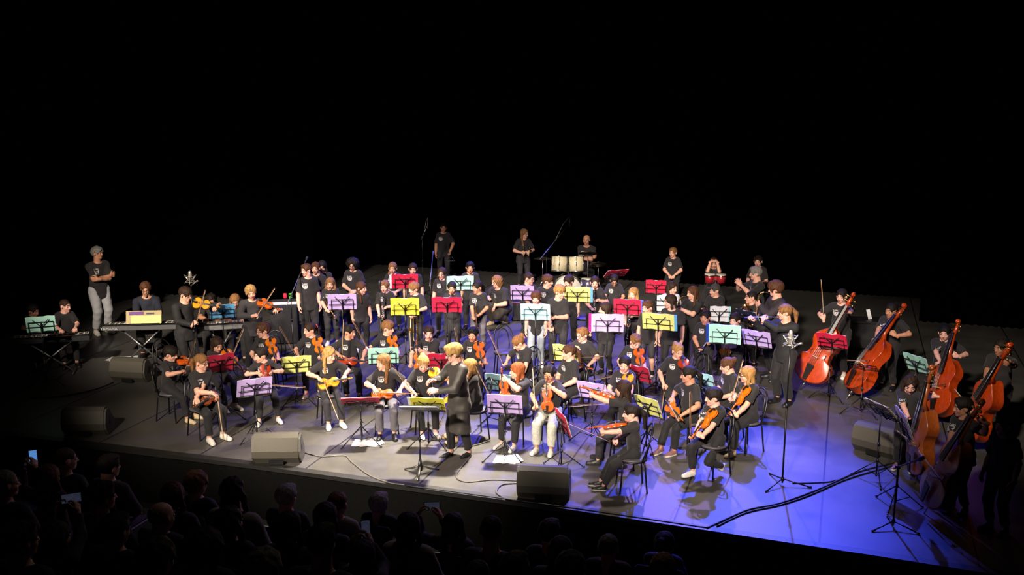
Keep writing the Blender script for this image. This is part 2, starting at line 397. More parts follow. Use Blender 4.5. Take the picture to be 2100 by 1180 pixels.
HAIRS = {}
def hair(style):
    if style in HAIRS: return HAIRS[style]
    F = Field((-.85, -1.15, -1.75 if style[:4] in ('long', 'pony', 'wavy', 'brai') else -.75), (.85, .85, 1.5), .05)
    X, Y, Z = F.grid(); k = style.split('_')[0]; pre = dict(buzz=.0, short=.045, curly=.1, mop=.085, bald=.0)
    g = pre.get(k, .035)
    F.ell((0, -.065, .635), (.36 + g, .445 + g, .385 + g), .02)
    if k in ('mop', 'curly'): F.ell((0, .12, .86), (.3, .3, .16), .08)
    if k == 'short': F.ell((.05, .18, .9), (.26, .22, .11), .06)
    if k == 'afro': F.ell((0, -.1, .62), (.6, .56, .52), .02); F.ell((0, -.18, .25), (.56, .42, .45), .1)
    # face opening
    if k in ('mop',): F.ell((0, .58, .28), (.36, .36, .42), .03, op='s')
    elif k == 'bald': F.ell((0, .25, .85), (.62, .62, .42), .02, op='s'); F.ell((0, .58, .3), (.4, .45, .5), .02, op='s')
    else: F.ell((0, .58, .32), (.35 if k != 'afro' else .3, .40, .48), .03, op='s')
    if k in ('short', 'buzz', 'curly', 'mop', 'bald', 'pony', 'bun', 'cap', 'twin'):
        for s in (-1, 1): F.ell((s * .42, .1, .34), (.2, .2, .26), .03, op='s')
        F.f = np.maximum(F.f, (.20 - Z + 0 * X + 0 * Y).astype(np.float32) - np.maximum(0, -Y - .1) * .4)
    if k in ('long', 'wavy', 'bob'):
        L = dict(long=-1.15, wavy=-.95, bob=-.05)[k]; r = .25 if k != 'wavy' else .3
        F.cap((0, -.22, .55), (0, -.36, L), r + .1, r, .1, ((0, 1, 0), .6), cut=True)
        for s in (-1, 1):
            fx = .35 if k != 'wavy' else .42; q = V3((s * (fx + .02), .02, .12)); F.cap((s * .31, -.08, .62), q, .11, .11, .08)
            if k == 'bob': F.cap(q, (s * fx, .0, L), .11, .10, .06, cut=True)
            else: F.cap(q, (s * (fx - .02), .26 if style.endswith('_f') else .2, L * .72), .115, .10, .06, cut=True)
        F.ell((0, .62, .22), (.30, .46, .54), .03, op='s')
    if k == 'pony': F.ell((0, -.5, .66), (.1, .12, .1), .05); F.cap((0, -.52, .66), (0, -.72, .35), .11, .15, .05); F.cap((0, -.72, .35), (0, -.68, -.55), .15, .06, .06)
    if k == 'side': F.cap((.2, -.3, .4), (.33, .08, .0), .14, .13, .05); F.cap((.33, .08, 0), (.3, .28, -.7), .12, .07, .05)
    if k == 'bun': F.ell((0, -.52, .78), (.19, .17, .19), .03)
    if k == 'twin':
        for s in (-1, 1): F.cap((s * .3, -.35, .5), (s * .36, -.2, -.5), .12, .07, .05)
    if k == 'brai': F.cap((0, -.45, .45), (0, -.55, -.7), .13, .07, .05)
    if k == 'cap': F.ell((0, .4, .78), (.3, .36, .05), .04)
    # strands and curls
    th = np.arctan2(X, Y + .1)
    if k in ('curly', 'afro', 'wavy') : F.f = F.f + (.03 * np.sin(15 * X + 3 * Z) * np.sin(14 * Y + 2 * X) * np.sin(13 * Z + 5 * Y) * 1.5).astype(np.float32)
    elif k == 'brai': F.f = F.f + (.025 * np.sin(34 * X)).astype(np.float32)
    else: F.f = F.f + (.010 * np.sin(23 * th + 4 * Z) + .008 * np.sin(37 * th - 6 * Z)).astype(np.float32)
    F.f = np.where(F.f > .9, 1.0, F.f).astype(np.float32)
    HAIRS[style] = F.mesh(); return HAIRS[style]

EMB = []   # chest print: small lettering above a cat-eared bowl, unit width 1
for g, x in enumerate((-.40, -.13, .14)):
    EMB += [[(x, .34), (x + .07, .34), (x + .07, .56), (x, .56)], [(x + .07, .34), (x + .22, .34), (x + .22, .41), (x + .07, .41)]]
    if g: EMB += [[(x + .15, .41), (x + .22, .41), (x + .22, .56), (x + .15, .56)]]
EMB += [[(-.46, .30), (-.44, .05), (-.26, .10), (-.28, .17)], [(.46, .30), (.28, .17), (.26, .10), (.44, .05)][::-1], [(-.28, .17), (-.26, .06), (.26, .06), (.28, .17)],
        [(-.44, .05), (-.42, -.12), (-.27, -.12), (-.26, .10)], [(-.10, .06), (-.10, -.12), (.10, -.12), (.10, .06)], [(.26, .10), (.27, -.12), (.42, -.12), (.44, .05)],
        [(-.42, -.12), (-.34, -.32), (-.12, -.26), (-.10, -.12)], [(-.10, -.12), (-.12, -.26), (.12, -.26), (.10, -.12)], [(.10, -.12), (.12, -.26), (.34, -.32), (.42, -.12)], [(-.34, -.32), (-.16, -.46), (.16, -.46), (.34, -.32)]]

def ik(a, t, l1, l2, pole):
    d = t - a; L = max(min(d.length, (l1 + l2) * .995), abs(l1 - l2) + .02); n = d.normalized(); t = a + n * L
    x = (l1 * l1 - l2 * l2 + L * L) / (2 * L); q = sqrt(max(l1 * l1 - x * x, 0)); p = pole - n * pole.dot(n)
    p = p.normalized() if p.length > 1e-5 else perp(n)[0]
    return a + n * x + p * q, t

V3 = Vector
class Person: pass

def skeleton(H, seat, lean=0, roll=0, twist=0, seat_h=.46, adult=False, hip_z=None):
    P = Person(); P.H = H; P.seat = seat; P.hh = .243 if adult else .236
    P.hip = V3((0, 0, (seat_h + .085) if seat else .52 * H))
    if hip_z is not None: P.hip.z = hip_z
    Rt = Matrix.Rotation(rad(twist), 3, 'Z') @ Matrix.Rotation(rad(-lean), 3, 'X') @ Matrix.Rotation(rad(roll), 3, 'Y')
    P.u = Rt @ V3((0, 0, 1)); P.sx = Rt @ V3((1, 0, 0)); P.fw = Rt @ V3((0, 1, 0))
    wd = .098 if adult else .081
    P.neck = P.hip + P.u * .312 * H
    P.shR = P.hip + P.u * .272 * H + P.sx * wd * H; P.shL = P.hip + P.u * .272 * H - P.sx * wd * H
    P.chin = P.hip + P.u * (.48 * H - P.hh) + P.fw * .012 * H
    P.ua = .172 * H; P.fa = .148 * H; P.th = .245 * H; P.sk = .235 * H
    P.hipR = P.hip + V3((.058 * H, 0, -.01)); P.hipL = P.hip + V3((-.058 * H, 0, -.01))
    P.ank = .052 * H
    # default arms: hanging
    P.arm = {}
    for s, sh in ((1, P.shR), (-1, P.shL)):
        P.arm[s] = dict(t=sh + V3((s * .05 * H, .04 * H, -.30 * H)), pole=V3((s * .3, -1, 0)), hp='relax', fd=None, pn=V3((-s, 0, 0)))
    P.foot = {}
    for s in (1, -1):
        P.foot[s] = (V3((s * .075 * H, .36, P.ank)) if seat else V3((s * .068 * H, -.01 * H, P.ank)), s * -10, 0)
    P.props = []
    return P

def make_person(P, loc, rz, o, label):
    H = P.H; hp = .014
    J = {}
    for s, sh in ((1, P.shR), (-1, P.shL)):
        A = P.arm[s]; J[s] = ik(sh, V3(A['t']), P.ua, P.fa, V3(A['pole']))
    K = {}
    for s, hj in ((1, P.hipR), (-1, P.hipL)):
        ft, yaw, pit = P.foot[s]; K[s] = ik(hj, V3(ft), P.th, P.sk, V3((s * .12, 1, .25)) if P.seat else V3((0, 1, 0)))
    hfw = .016 if o.get('lo') else .0135
    pts = [P.hip, P.neck, P.chin] + [q for s in (1, -1) for q in (*J[s], *K[s])]
    mn = np.min([tuple(p) for p in pts], 0) - .2 * H * .8; mx = np.max([tuple(p) for p in pts], 0) + .2 * H * .8
    mn[2] = max(mn[2], -.02); fl = (P.fw, .64); fat = o.get('fat', 1.0)
    R = dict(pel=.085 * H * fat, wai=.072 * H * fat, che=.080 * H * fat)
    low = P.hip - P.u * .02 * H; mid = P.hip + P.u * .11 * H; top = P.hip + P.u * .235 * H
    cv = o.get('carve')
    # body
    F = Field(mn, mx, hfw)
    F.cap(low, mid, R['pel'], R['wai'], .03, fl); F.cap(mid, top, R['wai'], R['che'], .04, fl)
    F.cap(P.shR - P.sx * .03 * H, P.shL + P.sx * .03 * H, .042 * H, .042 * H, .05)
    F.cap(P.neck - P.u * .03 * H, P.chin + P.u * .02 * H, .036 * H, .034 * H, .03)
    for s, sh in ((1, P.shR), (-1, P.shL)):
        e, w_ = J[s]; F.cap(sh, e, .034 * H, .026 * H, .025); m_ = e.lerp(w_, .35); F.cap(e, m_, .026 * H, .0265 * H, .012); F.cap(m_, w_, .0265 * H, .0175 * H, .012)
    for s, hj in ((1, P.hipR), (-1, P.hipL)):
        k, a = K[s]; F.cap(hj, k, .055 * H, .035 * H, .03)
    if cv: F.carve(*cv)
    for s in (1, -1):
        k, a = K[s]; m_ = k.lerp(a, .35); F.cap(k, m_, .034 * H, .035 * H, .012); F.cap(m_, a, .035 * H, .021 * H, .012)
    V, Q = F.mesh(); parts = [(V, Q, np.zeros(len(Q), int))]
    # head
    hy, hpch, hr = o['look'], o.get('pit', 6), o.get('tilt', 0)
    Rh = Matrix.Rotation(rad(hy), 3, 'Z') @ Matrix.Rotation(rad(-hpch), 3, 'X') @ Matrix.Rotation(rad(hr), 3, 'Y')
    Hv, Hq, Hm = HEADLO if o.get('lo') else HEAD
    Rn = np.array(Rh); piv = np.array((0, -.12, .1)); org = np.array(P.chin) + np.array(P.fw) * .0
    def hx(v): return ((v - piv) @ Rn.T + piv) * P.hh + org
    parts.append((hx(Hv), Hq, Hm))
    hl = .105 * H * (1.02 if o.get('adult') else .98)
    for s in (1, -1):
        A = P.arm[s]; e, w_ = J[s]; fd = V3(A['fd']) if A['fd'] is not None else (w_ - e); pn = V3(A['pn']); M = frame(fd, -pn)
        hv, hq = HANDS[A['hp']]; hv = hv.copy()
        if s == -1: hv[:, 0] *= -1; hq = hq[:, ::-1]
        parts.append((hv * hl @ np.array(M).T + np.array(w_), hq, np.zeros(len(hq), int)))
    off = 0; Vs = []; Qs = []; Ms = []
    for v, q, m in parts: Vs.append(v); Qs.append(q + off); Ms.append(m); off += len(v)
    skin = SKINS[o.get('skin', 0)]; hc = HAIRC[o['hc']]
    body = mesh_np('person', np.concatenate(Vs), np.concatenate(Qs), [skin, LIPS[0], M_EYE, M_IRIS, hc], None, np.concatenate(Ms))
    body.location = loc; body.rotation_euler = (0, 0, rz); tag(body, label, 'person', o.get('group'))
    # hair
    hv, hq = hair(o['hair']); hs = o.get('hs', 1.0); c0 = np.array((0, -.06, .6))
    ho = mesh_np('hair', hx((hv - c0) * hs + c0), hq, [hc], body)
    if o['hair'].startswith('cap'): ho.name = 'cap'; ho.data.materials[0] = TOPM['grey']
    # upper garment
    top_k = o.get('top', 'tee'); tm = TOPM[o.get('topm', 'tee' if top_k == 'tee' else 'blk')]
    F = Field(mn, mx, hfw)
    hem = P.hip - P.u * (.03 * H if P.seat else .085 * H) if top_k != 'dress' else P.hip - P.u * .03 * H
    th_ = .012 * H; fl2 = (P.fw, .68)
    F.cap(hem, mid, R['pel'] + (th_ + .008 if P.seat else .034 * H), R['wai'] + th_ + .014, .03, (P.fw, .68 if P.seat else .76), cut_a=True); F.cap(mid, top, R['wai'] + th_ + .012, R['che'] + th_, .04, fl2)
    F.cap(P.shR - P.sx * .03 * H, P.shL + P.sx * .03 * H, .045 * H, .045 * H, .05)
    for sh in (P.shR, P.shL): F.cap(P.neck - P.u * .012 * H, sh - P.u * .005 * H, .03 * H, .036 * H, .03)
    for s, sh in ((1, P.shR), (-1, P.shL)):
        e, w_ = J[s]
        if top_k == 'tee' or o.get('short'): F.cap(sh, sh.lerp(e, .80), .038 * H, .045 * H, .03, cut=True)
        else:
            F.cap(sh, e, .043 * H, .037 * H, .03); F.cap(e, e.lerp(w_, .93), .038 * H, .028 * H, .015, cut=True)
    if top_k in ('dress', 'coat'):
        kn = V3((0, .0, (.232 if top_k == 'coat' else .30) * H)); F.cap(P.hip + P.u * .08 * H, kn, .088 * H, .132 * H, .04, (P.fw, .72), cut=True)
        if top_k == 'coat': F.cap(P.hip + P.u * .08 * H, P.hip + P.u * .12 * H, .09 * H, .09 * H, .02, fl2)
    X, Y, Z = F.grid(); ph = random.random() * 6
    F.f = (F.f + .0035 * np.sin(38 * Z + 17 * X + ph) * np.sin(21 * Y - 13 * X + ph) + .003 * np.sin(30 * X + 24 * Y + 11 * Z + 2 * ph)).astype(np.float32)
    if top_k == 'dress': F.f = (F.f + np.where(Z < P.hip.z, .006, 0) * np.sin(np.arctan2(X, Y) * 22)).astype(np.float32)
    nb = P.neck + P.u * .012 * H + P.fw * .012 * H; F.ell(nb, (.048 * H, .048 * H, .034 * H), .005, op='s')
    if cv: F.carve(*cv)
    V, Q = F.mesh(); nm = dict(tee='t_shirt', long='long_sleeved_top', coat='coat_dress', dress='dress')[top_k]
    sh_o = mesh_np(nm, V, Q, [tm], body)
    if o.get('emb', top_k == 'tee' and not o.get('lo')):
        bv = BVHTree.FromPolygons([tuple(v) for v in V], [tuple(q) for q in Q]); mb = MB(); ew = .068 * H
        c = P.hip + P.u * .215 * H + P.sx * .047 * H
        for poly in EMB:
            vs = []
            for x, y in poly:
                p = c + P.sx * (-x * ew) + P.u * (y * ew) + P.fw * .3
                hit = bv.ray_cast(p, -P.fw)[0]
                if hit is not None and (hit - c).dot(P.fw) < .16 * H: vs.append(hit + P.fw * .004)
            if len(vs) == len(poly): mb.add(vs, [tuple(range(len(vs)))])
        if mb.v: mb.build('chest_print', M_EMB, sh_o)
    # trousers
    tk = o.get('tr', 'black'); tm = TR.get(tk, BLACKTR)
    if tk != 'none':
        F = Field(mn, mx, hfw); wide = o.get('wide', .96 if o.get('tights') else 1.0)
        F.cap(low, P.hip + P.u * .07 * H, R['pel'] + .006 * H, R['wai'] + .006 * H, .03, (P.fw, .7))
        for s, hj in ((1, P.hipR), (-1, P.hipL)):
            k, a = K[s]; F.cap(hj, k, .064 * H if not o.get('tights') else .058 * H, .044 * H * wide, .025)
        X, Y, Z = F.grid()
        if cv: F.carve(*cv)
        if not o.get('shorts'):
            for s in (1, -1): k, a = K[s]; F.cap(k, a.lerp(k, .12), .044 * H * wide, .036 * H * wide, .012, cut=True)
        F.f = (F.f + .003 * np.sin(44 * Z + 17 * X + ph) * np.sin(25 * Y - 13 * X + ph) + .0025 * np.sin(30 * X + 34 * Y + 21 * Z)).astype(np.float32)
        V, Q = F.mesh(); mesh_np('trousers' if not o.get('tights') else 'tights', V, Q, [tm], body)
    # shoes
    sm = o.get('shoe', SHOEB); tpl = PUMP if o.get('pump') else SHOE
    for s in (1, -1):
        k, a = K[s]; _, yaw, pit = P.foot[s]; L = .155 * H
        Rf = np.array(Matrix.Rotation(rad(yaw), 3, 'Z') @ Matrix.Rotation(rad(-pit), 3, 'X'))
        v = (tpl[0] * L - np.array((0, 0, P.ank))) @ Rf.T + np.array(a); mesh_np('shoe', v, tpl[1], sm, body, tpl[2])
    if o.get('glasses'):
        mb = MB()
        for s in (-1, 1):
            mb.tube([hx(np.array((s * .155 + .1 * cos(a), .445 + .0 * a, .485 + .085 * sin(a)))) for a in [2 * pi * i / 10 for i in range(10)]], .0035, 5, closed=True)
            mb.tube([hx(np.array((s * .25, .43, .5))), hx(np.array((s * .36, -.02, .52)))], .003, 5)
        mb.tube([hx(np.array((-.055, .46, .5))), hx(np.array((.055, .46, .5)))], .003, 5); mb.build('glasses', MATS.get('black_plastic') or mat('black_plastic', '#141416', .4), body)
    if o.get('beard'):
        mb = MB(); mb.ball(hx(np.array((0, .37, .06))), (.025, .02, .035)); mb.build('goatee', HAIRC['grey'], body)
    if o.get('scrunchie'):
        mb = MB(); mb.tube([hx(np.array((.13 * cos(a), -.56, .62 + .13 * sin(a)))) for a in [2 * pi * i / 12 for i in range(12)]], .014, 6, closed=True)
        mb.build('hair_tie', mat('hair_tie_' + o['scrunchie'], o['scrunchie'], .8), body)
    if o.get('watch'):
        e, w_ = J[-1]; mb = MB(); d = (w_ - e).normalized(); mb.tube([w_ - d * .03, w_ - d * .005], .024, 12); mb.build('wrist_watch', mat('watch_steel', '#9a9a9e', .35, .8), body)
    P.M = Matrix.Translation(loc) @ Matrix.Rotation(rz, 4, 'Z'); P.J = J; P.K = K; P.obj = body
    return P
# ------------------------------------------------------------------ things: materials
PLASTIC = mat('black_plastic', '#141416', .4); BLKMET = mat('black_metal', '#101012', .35, .3, spec=.6)
CHROME = mat('chrome', '#b9bcc2', .22, 1.0, var=.05); BRASS = mat('brass', '#c49a55', .28, 1.0, var=.08); NICKEL = mat('nickel_silver', '#c9ccd2', .25, .95, var=.05)
EBONY = mat('ebony', '#161210', .4); STRING = mat('strings', '#a8a8a8', .35, .8); BRIDGE = mat('bridge_maple', '#c9a26a', .6)
BOWWOOD = mat('bow_wood', '#7d4a26', .4); BOWHAIR = mat('bow_hair', '#cdbb9c', .7)
VWOOD = {k: mat('varnish_' + k, c, .3, scale=9, var=.22, stretch=(6, 1, 6), coat=.5) for k, c in dict(amber='#c8660f', orange='#c2500f', red='#8f2a0d', gold='#d98a1c', brown='#7a3a16', bass='#a8380c', bassdark='#8a4318').items()}
LABELED = []

def outline(n, L, ub, wb, lb, cu=.74, cw=.56, cl=.22, bass=False):
    "half outline (y, halfwidth) of a fiddle body from bottom to top"
    pts = []
    key = [(0, 0), (.012, .30 * lb), (.05, .62 * lb), (.12, .88 * lb), (cl, lb), (.33, .93 * lb), (.395, .86 * lb), (.41, .84 * lb), (.44, .8 * wb + .2 * lb), (cw - .03, wb), (cw + .04, wb * 1.02), (.655, .72 * wb + .35 * ub), (.675, .95 * ub), (.69, .955 * ub),
           (.78, ub), (.86, .93 * ub), (.93, .72 * ub), (.975, .42 * ub), (.995, .17 * ub), (1, 0)]
    if bass: key = key[:14] + [(.76, ub), (.84, .84 * ub), (.90, .58 * ub), (.95, .36 * ub), (.985, .22 * ub), (1, 0)]
    return [(y * L, h) for y, h in key]

def fiddle(name, cat, wood, S, bass=False):
    """origin at the lower end of the body, +Y to the scroll, +Z out of the top plate; S = body length"""
    root = empty(name); root['category'] = cat
    ub, wb, lb, rib = (.235 * S, .16 * S, .285 * S, .095 * S) if not bass else (.235 * S, .175 * S, .305 * S, .17 * S)
    half = outline(0, S, ub, wb, lb, bass=bass)
    def cr(a, b, c, d, t): return tuple(.5 * (2 * b[i] + (c[i] - a[i]) * t + (2 * a[i] - 5 * b[i] + 4 * c[i] - d[i]) * t * t + (3 * b[i] - a[i] - 3 * c[i] + d[i]) * t ** 3) for i in (0, 1))
    hs = []
    for i in range(len(half) - 1):
        a_, b_, c_, d_ = half[max(i - 1, 0)], half[i], half[i + 1], half[min(i + 2, len(half) - 1)]
        hs.append(b_)
        if 1 < i < len(half) - 2 and (c_[0] - b_[0]) > .03 * S: hs.append(cr(a_, b_, c_, d_, .5))
    half = hs + [half[-1]]
    loop = [(-h, y) for y, h in half] + [(h, y) for y, h in half[-2:0:-1]]; n = len(loop); cy = S * .5
    mb = MB(); vs = []; rings = []
    arch = .035 * S
    def ring(sc, z): return [(x * sc, cy + (y - cy) * (sc if sc > .5 else sc), z) for x, y in loop]
    for sc, z in ((.4, -rib / 2 - arch * .8), (.75, -rib / 2 - arch * .5), (.95, -rib / 2 - arch * .08), (1.0, -rib / 2), (.985, -rib / 2 + .008 * S), (.985, rib / 2 - .008 * S), (1.0, rib / 2), (.95, rib / 2 + arch * .08), (.75, rib / 2 + arch * .6), (.4, rib / 2 + arch)): vs += ring(sc, z)
    fs = []; m = 10
    for i in range(m - 1):
        for k in range(n): k2 = (k + 1) % n; fs.append((i * n + k2, i * n + k, (i + 1) * n + k, (i + 1) * n + k2))
    fs.append(tuple(range(n))); fs.append(tuple((m - 1) * n + k for k in range(n))[::-1])
    mb.add(vs, fs, 0, True)
    body = mb.build('body', wood, root); bm = bmesh.new(); bm.from_mesh(body.data); bmesh.ops.recalc_face_normals(bm, faces=bm.faces[:]); bm.to_mesh(body.data); bm.free()
    zt = rib / 2 + arch
    nl = .62 * S if not bass else .66 * S   # neck from body end to scroll
    mb = MB(); w0, w1 = .032 * S, .052 * S
    y0, y1 = S * .70, S + nl * .62; z0, z1 = zt + .055 * S, zt + .012 * S
    mb.add([(-w1, y0, z0), (w1, y0, z0), (w0, y1, z1), (-w0, y1, z1), (-w1, y0, z0 + .02 * S), (w1, y0, z0 + .02 * S), (w0, y1, z1 + .02 * S), (-w0, y1, z1 + .02 * S), (0, y0, z0 + .03 * S), (0, y1, z1 + .03 * S)],
           [(0, 3, 2, 1), (0, 1, 5, 8, 4), (3, 7, 9, 6, 2), (0, 4, 7, 3), (1, 2, 6, 5), (4, 8, 9, 7), (8, 5, 6, 9)])
    mb.build('fingerboard', EBONY, root)
    mb = MB(); mb.tube([(0, S * .96, rib * .3), (0, S + nl * .1, zt - .02 * S), (0, S + nl * .62, zt - .015 * S)], [.05 * S, .036 * S, .032 * S], 8); mb.build('neck', wood, root)
    mb = MB(); ye = S + nl
    mb.tube([(0, S + nl * .58, zt - .015 * S), (0, S + nl * .8, zt - .035 * S), (0, S + nl * .92, zt - .055 * S)], [.034 * S, .03 * S, .022 * S], 8)
    sc = [(0, S + nl * .93 + .035 * S * (1 - t * .75) * sin(t * 9), zt - .04 * S - .04 * S * (1 - t * .75) * cos(t * 9) + .02 * S) for t in [i / 12 for i in range(13)]]
    mb.tube(sc, [.024 * S * (1 - i / 20) for i in range(13)], 6); mb.ball((0, S + nl * .93, zt - .022 * S), (.042 * S, .03 * S, .03 * S), 8, 5)
    so = mb.build('scroll', wood, root)
    for i in range(4):
        mb = MB(); sx = -1 if i % 2 else 1; yy = S + nl * (.68 + .06 * i); L_ = .085 * S
        mb.tube([(-sx * .03 * S, yy, zt - .02 * S), (sx * L_ * .7, yy, zt - .02 * S), (sx * L_, yy, zt - .02 * S), (sx * L_ * 1.25, yy, zt - .02 * S)], [.008 * S, .011 * S, .022 * S, .012 * S], 6)
        mb.build('peg', BRASS if bass else EBONY, so)
    mb = MB(); mb.add([(-.03 * S, S * .03, zt), (.03 * S, S * .03, zt), (.062 * S, S * .3, zt + .05 * S), (-.062 * S, S * .3, zt + .05 * S), (-.03 * S, S * .03, zt + .02 * S), (.03 * S, S * .03, zt + .02 * S), (.062 * S, S * .3, zt + .07 * S), (-.062 * S, S * .3, zt + .07 * S)],
                      [(0, 3, 2, 1), (4, 5, 6, 7), (0, 1, 5, 4), (2, 3, 7, 6), (1, 2, 6, 5), (3, 0, 4, 7)]); mb.build('tailpiece', EBONY, root)
    mb = MB(); mb.add([(-.06 * S, S * .44, zt - .012 * S), (.06 * S, S * .44, zt - .012 * S), (.05 * S, S * .44, zt + .085 * S), (0, S * .44, zt + .098 * S), (-.05 * S, S * .44, zt + .085 * S)] + [(-.06 * S, S * .455, zt - .012 * S), (.06 * S, S * .455, zt - .012 * S), (.05 * S, S * .45, zt + .085 * S), (0, S * .45, zt + .098 * S), (-.05 * S, S * .45, zt + .085 * S)],
                      [(0, 1, 2, 3, 4), (9, 8, 7, 6, 5), (0, 5, 6, 1), (1, 6, 7, 2), (2, 7, 8, 3), (3, 8, 9, 4), (4, 9, 5, 0)]); mb.build('bridge', BRIDGE, root)
    mb = MB(); th = .0035 * S if not bass else .003 * S
    for i in range(4):
        x = (i - 1.5) * .024 * S; mb.tube([(x * 1.1, S * .29, zt + .07 * S), (x * 1.2, S * .445, zt + .1 * S), (x * .7, S + nl * .64, zt + .03 * S)], th, 4)
    so2 = mb.build('strings', STRING, root)
    for sx in (-1, 1):
        mb = MB(); p = []
        for t in [i / 10 for i in range(11)]:
            p.append((sx * (.115 * S + .02 * S * sin((t - .5) * 5.5)), S * (.37 + .17 * t), zt - .003 * S))
        mb.tube(p, [.012 * S if i in (0, 10) else .008 * S for i in range(11)], 5, flat=(Vector((0, 0, 1)), .4)); mb.build('f_hole', EBONY, body)
    if not bass:
        mb = MB(); mb.ball((-.1 * S, S * .07, zt + .01 * S), (.1 * S, .065 * S, .035 * S), 10, 5); mb.build('chin_rest', EBONY, root)
    else:
        mb = MB(); mb.tube([(0, .02 * S, 0), (0, -.17 * S, 0)], .009 * S, 8); mb.tube([(0, 0, 0), (0, -.03 * S, 0)], .02 * S, 8); mb.build('endpin', CHROME, root)
    return root
VIOLIN = {k: fiddle('violin', 'violin', VWOOD[k], .335) for k in ('amber', 'orange', 'red', 'gold', 'brown')}
BASSP = {k: fiddle('double_bass', 'double bass', VWOOD[k], 1.05, True) for k in ('bass', 'bassdark')}

def make_bow(L, name, frog):
    root = empty(name); root['category'] = 'bow'
    mb = MB(); mb.tube([(0, -.02, .008), (0, L * .5, .0), (0, L * .93, .008), (0, L, .0)], [.0045, .0042, .0036, .004], 6); mb.tube([(0, L * .985, .006), (0, L * .985, -.014)], [.005, .004], 6); mb.build('stick', BOWWOOD, root)
    mb = MB(); mb.box((0, L * .5, -.014), (.011, L * .95, .002)); mb.build('bow_hair', BOWHAIR, root)
    mb = MB(); mb.box((0, .035, -.006), (.012, .05, .018), bev=.003); fr = mb.build('frog', EBONY, root); mb = MB(); mb.tube([(0, -.035, .008), (0, -.018, .008)], .006, 6); mb.build('screw_button', NICKEL, fr)
    return root
BOW = make_bow(.66, 'violin_bow', 1); BBOW = make_bow(.70, 'bass_bow', 1)

# ---- bentwood style metal chair (seat radius .2, height .46); faces +Y
def make_chair():
    root = empty('cafe_chair'); root['category'] = 'chair'
    mb = MB(); mb.lathe([(.0, .425), (.17, .425), (.195, .435), (.2, .45), (.185, .462), (.1, .466), (0, .466)], n=28); mb.build('seat', mat('seat_vinyl', '#4a464e', .5, bump=.15, scale=90), root)
    mb = MB(); mb.tube([(.192 * cos(a), .192 * sin(a), .425) for a in [2 * pi * i / 28 for i in range(28)]], .011, 8, closed=True); mb.build('seat_ring', BLKMET, root)
    for sx in (-1, 1):
        for sy in (-1, 1):
            mb = MB(); x, y = .135 * sx, .135 * sy; mb.tube([(x * .9, y * .9, .42), (x * 1.08, y * 1.08, .38), (x * 1.3, y * 1.32, 0)], .0115, 8)
            lg = mb.build('leg', BLKMET, root)
            mb = MB(); mb.lathe([(.013, 0), (.014, .02), (.012, .025)], (x * 1.3, y * 1.32, 0), n=8); mb.build('leg_cap', PLASTIC, lg)
    def arch(w_, z0, z1, y0, y1, r, nm):
        p = [(-w_ * .86, y0, z0)]
        for i in range(1, 16):
            t = i / 16; a = pi * t; q = sin(a) ** .75; p.append((-w_ * cos(a) * (1.08 if .2 < t < .8 else 1), y0 + (y1 - y0) * q, z0 + (z1 - z0) * q))
        p.append((w_ * .86, y0, z0)); mb = MB(); mb.tube(p, r, 8); return mb.build(nm, BLKMET, root)
    arch(.19, .43, .90, -.10, -.265, .0115, 'outer_back_arch'); arch(.115, .43, .82, -.15, -.25, .0095, 'inner_back_arch')
    return root
CHAIR = make_chair()

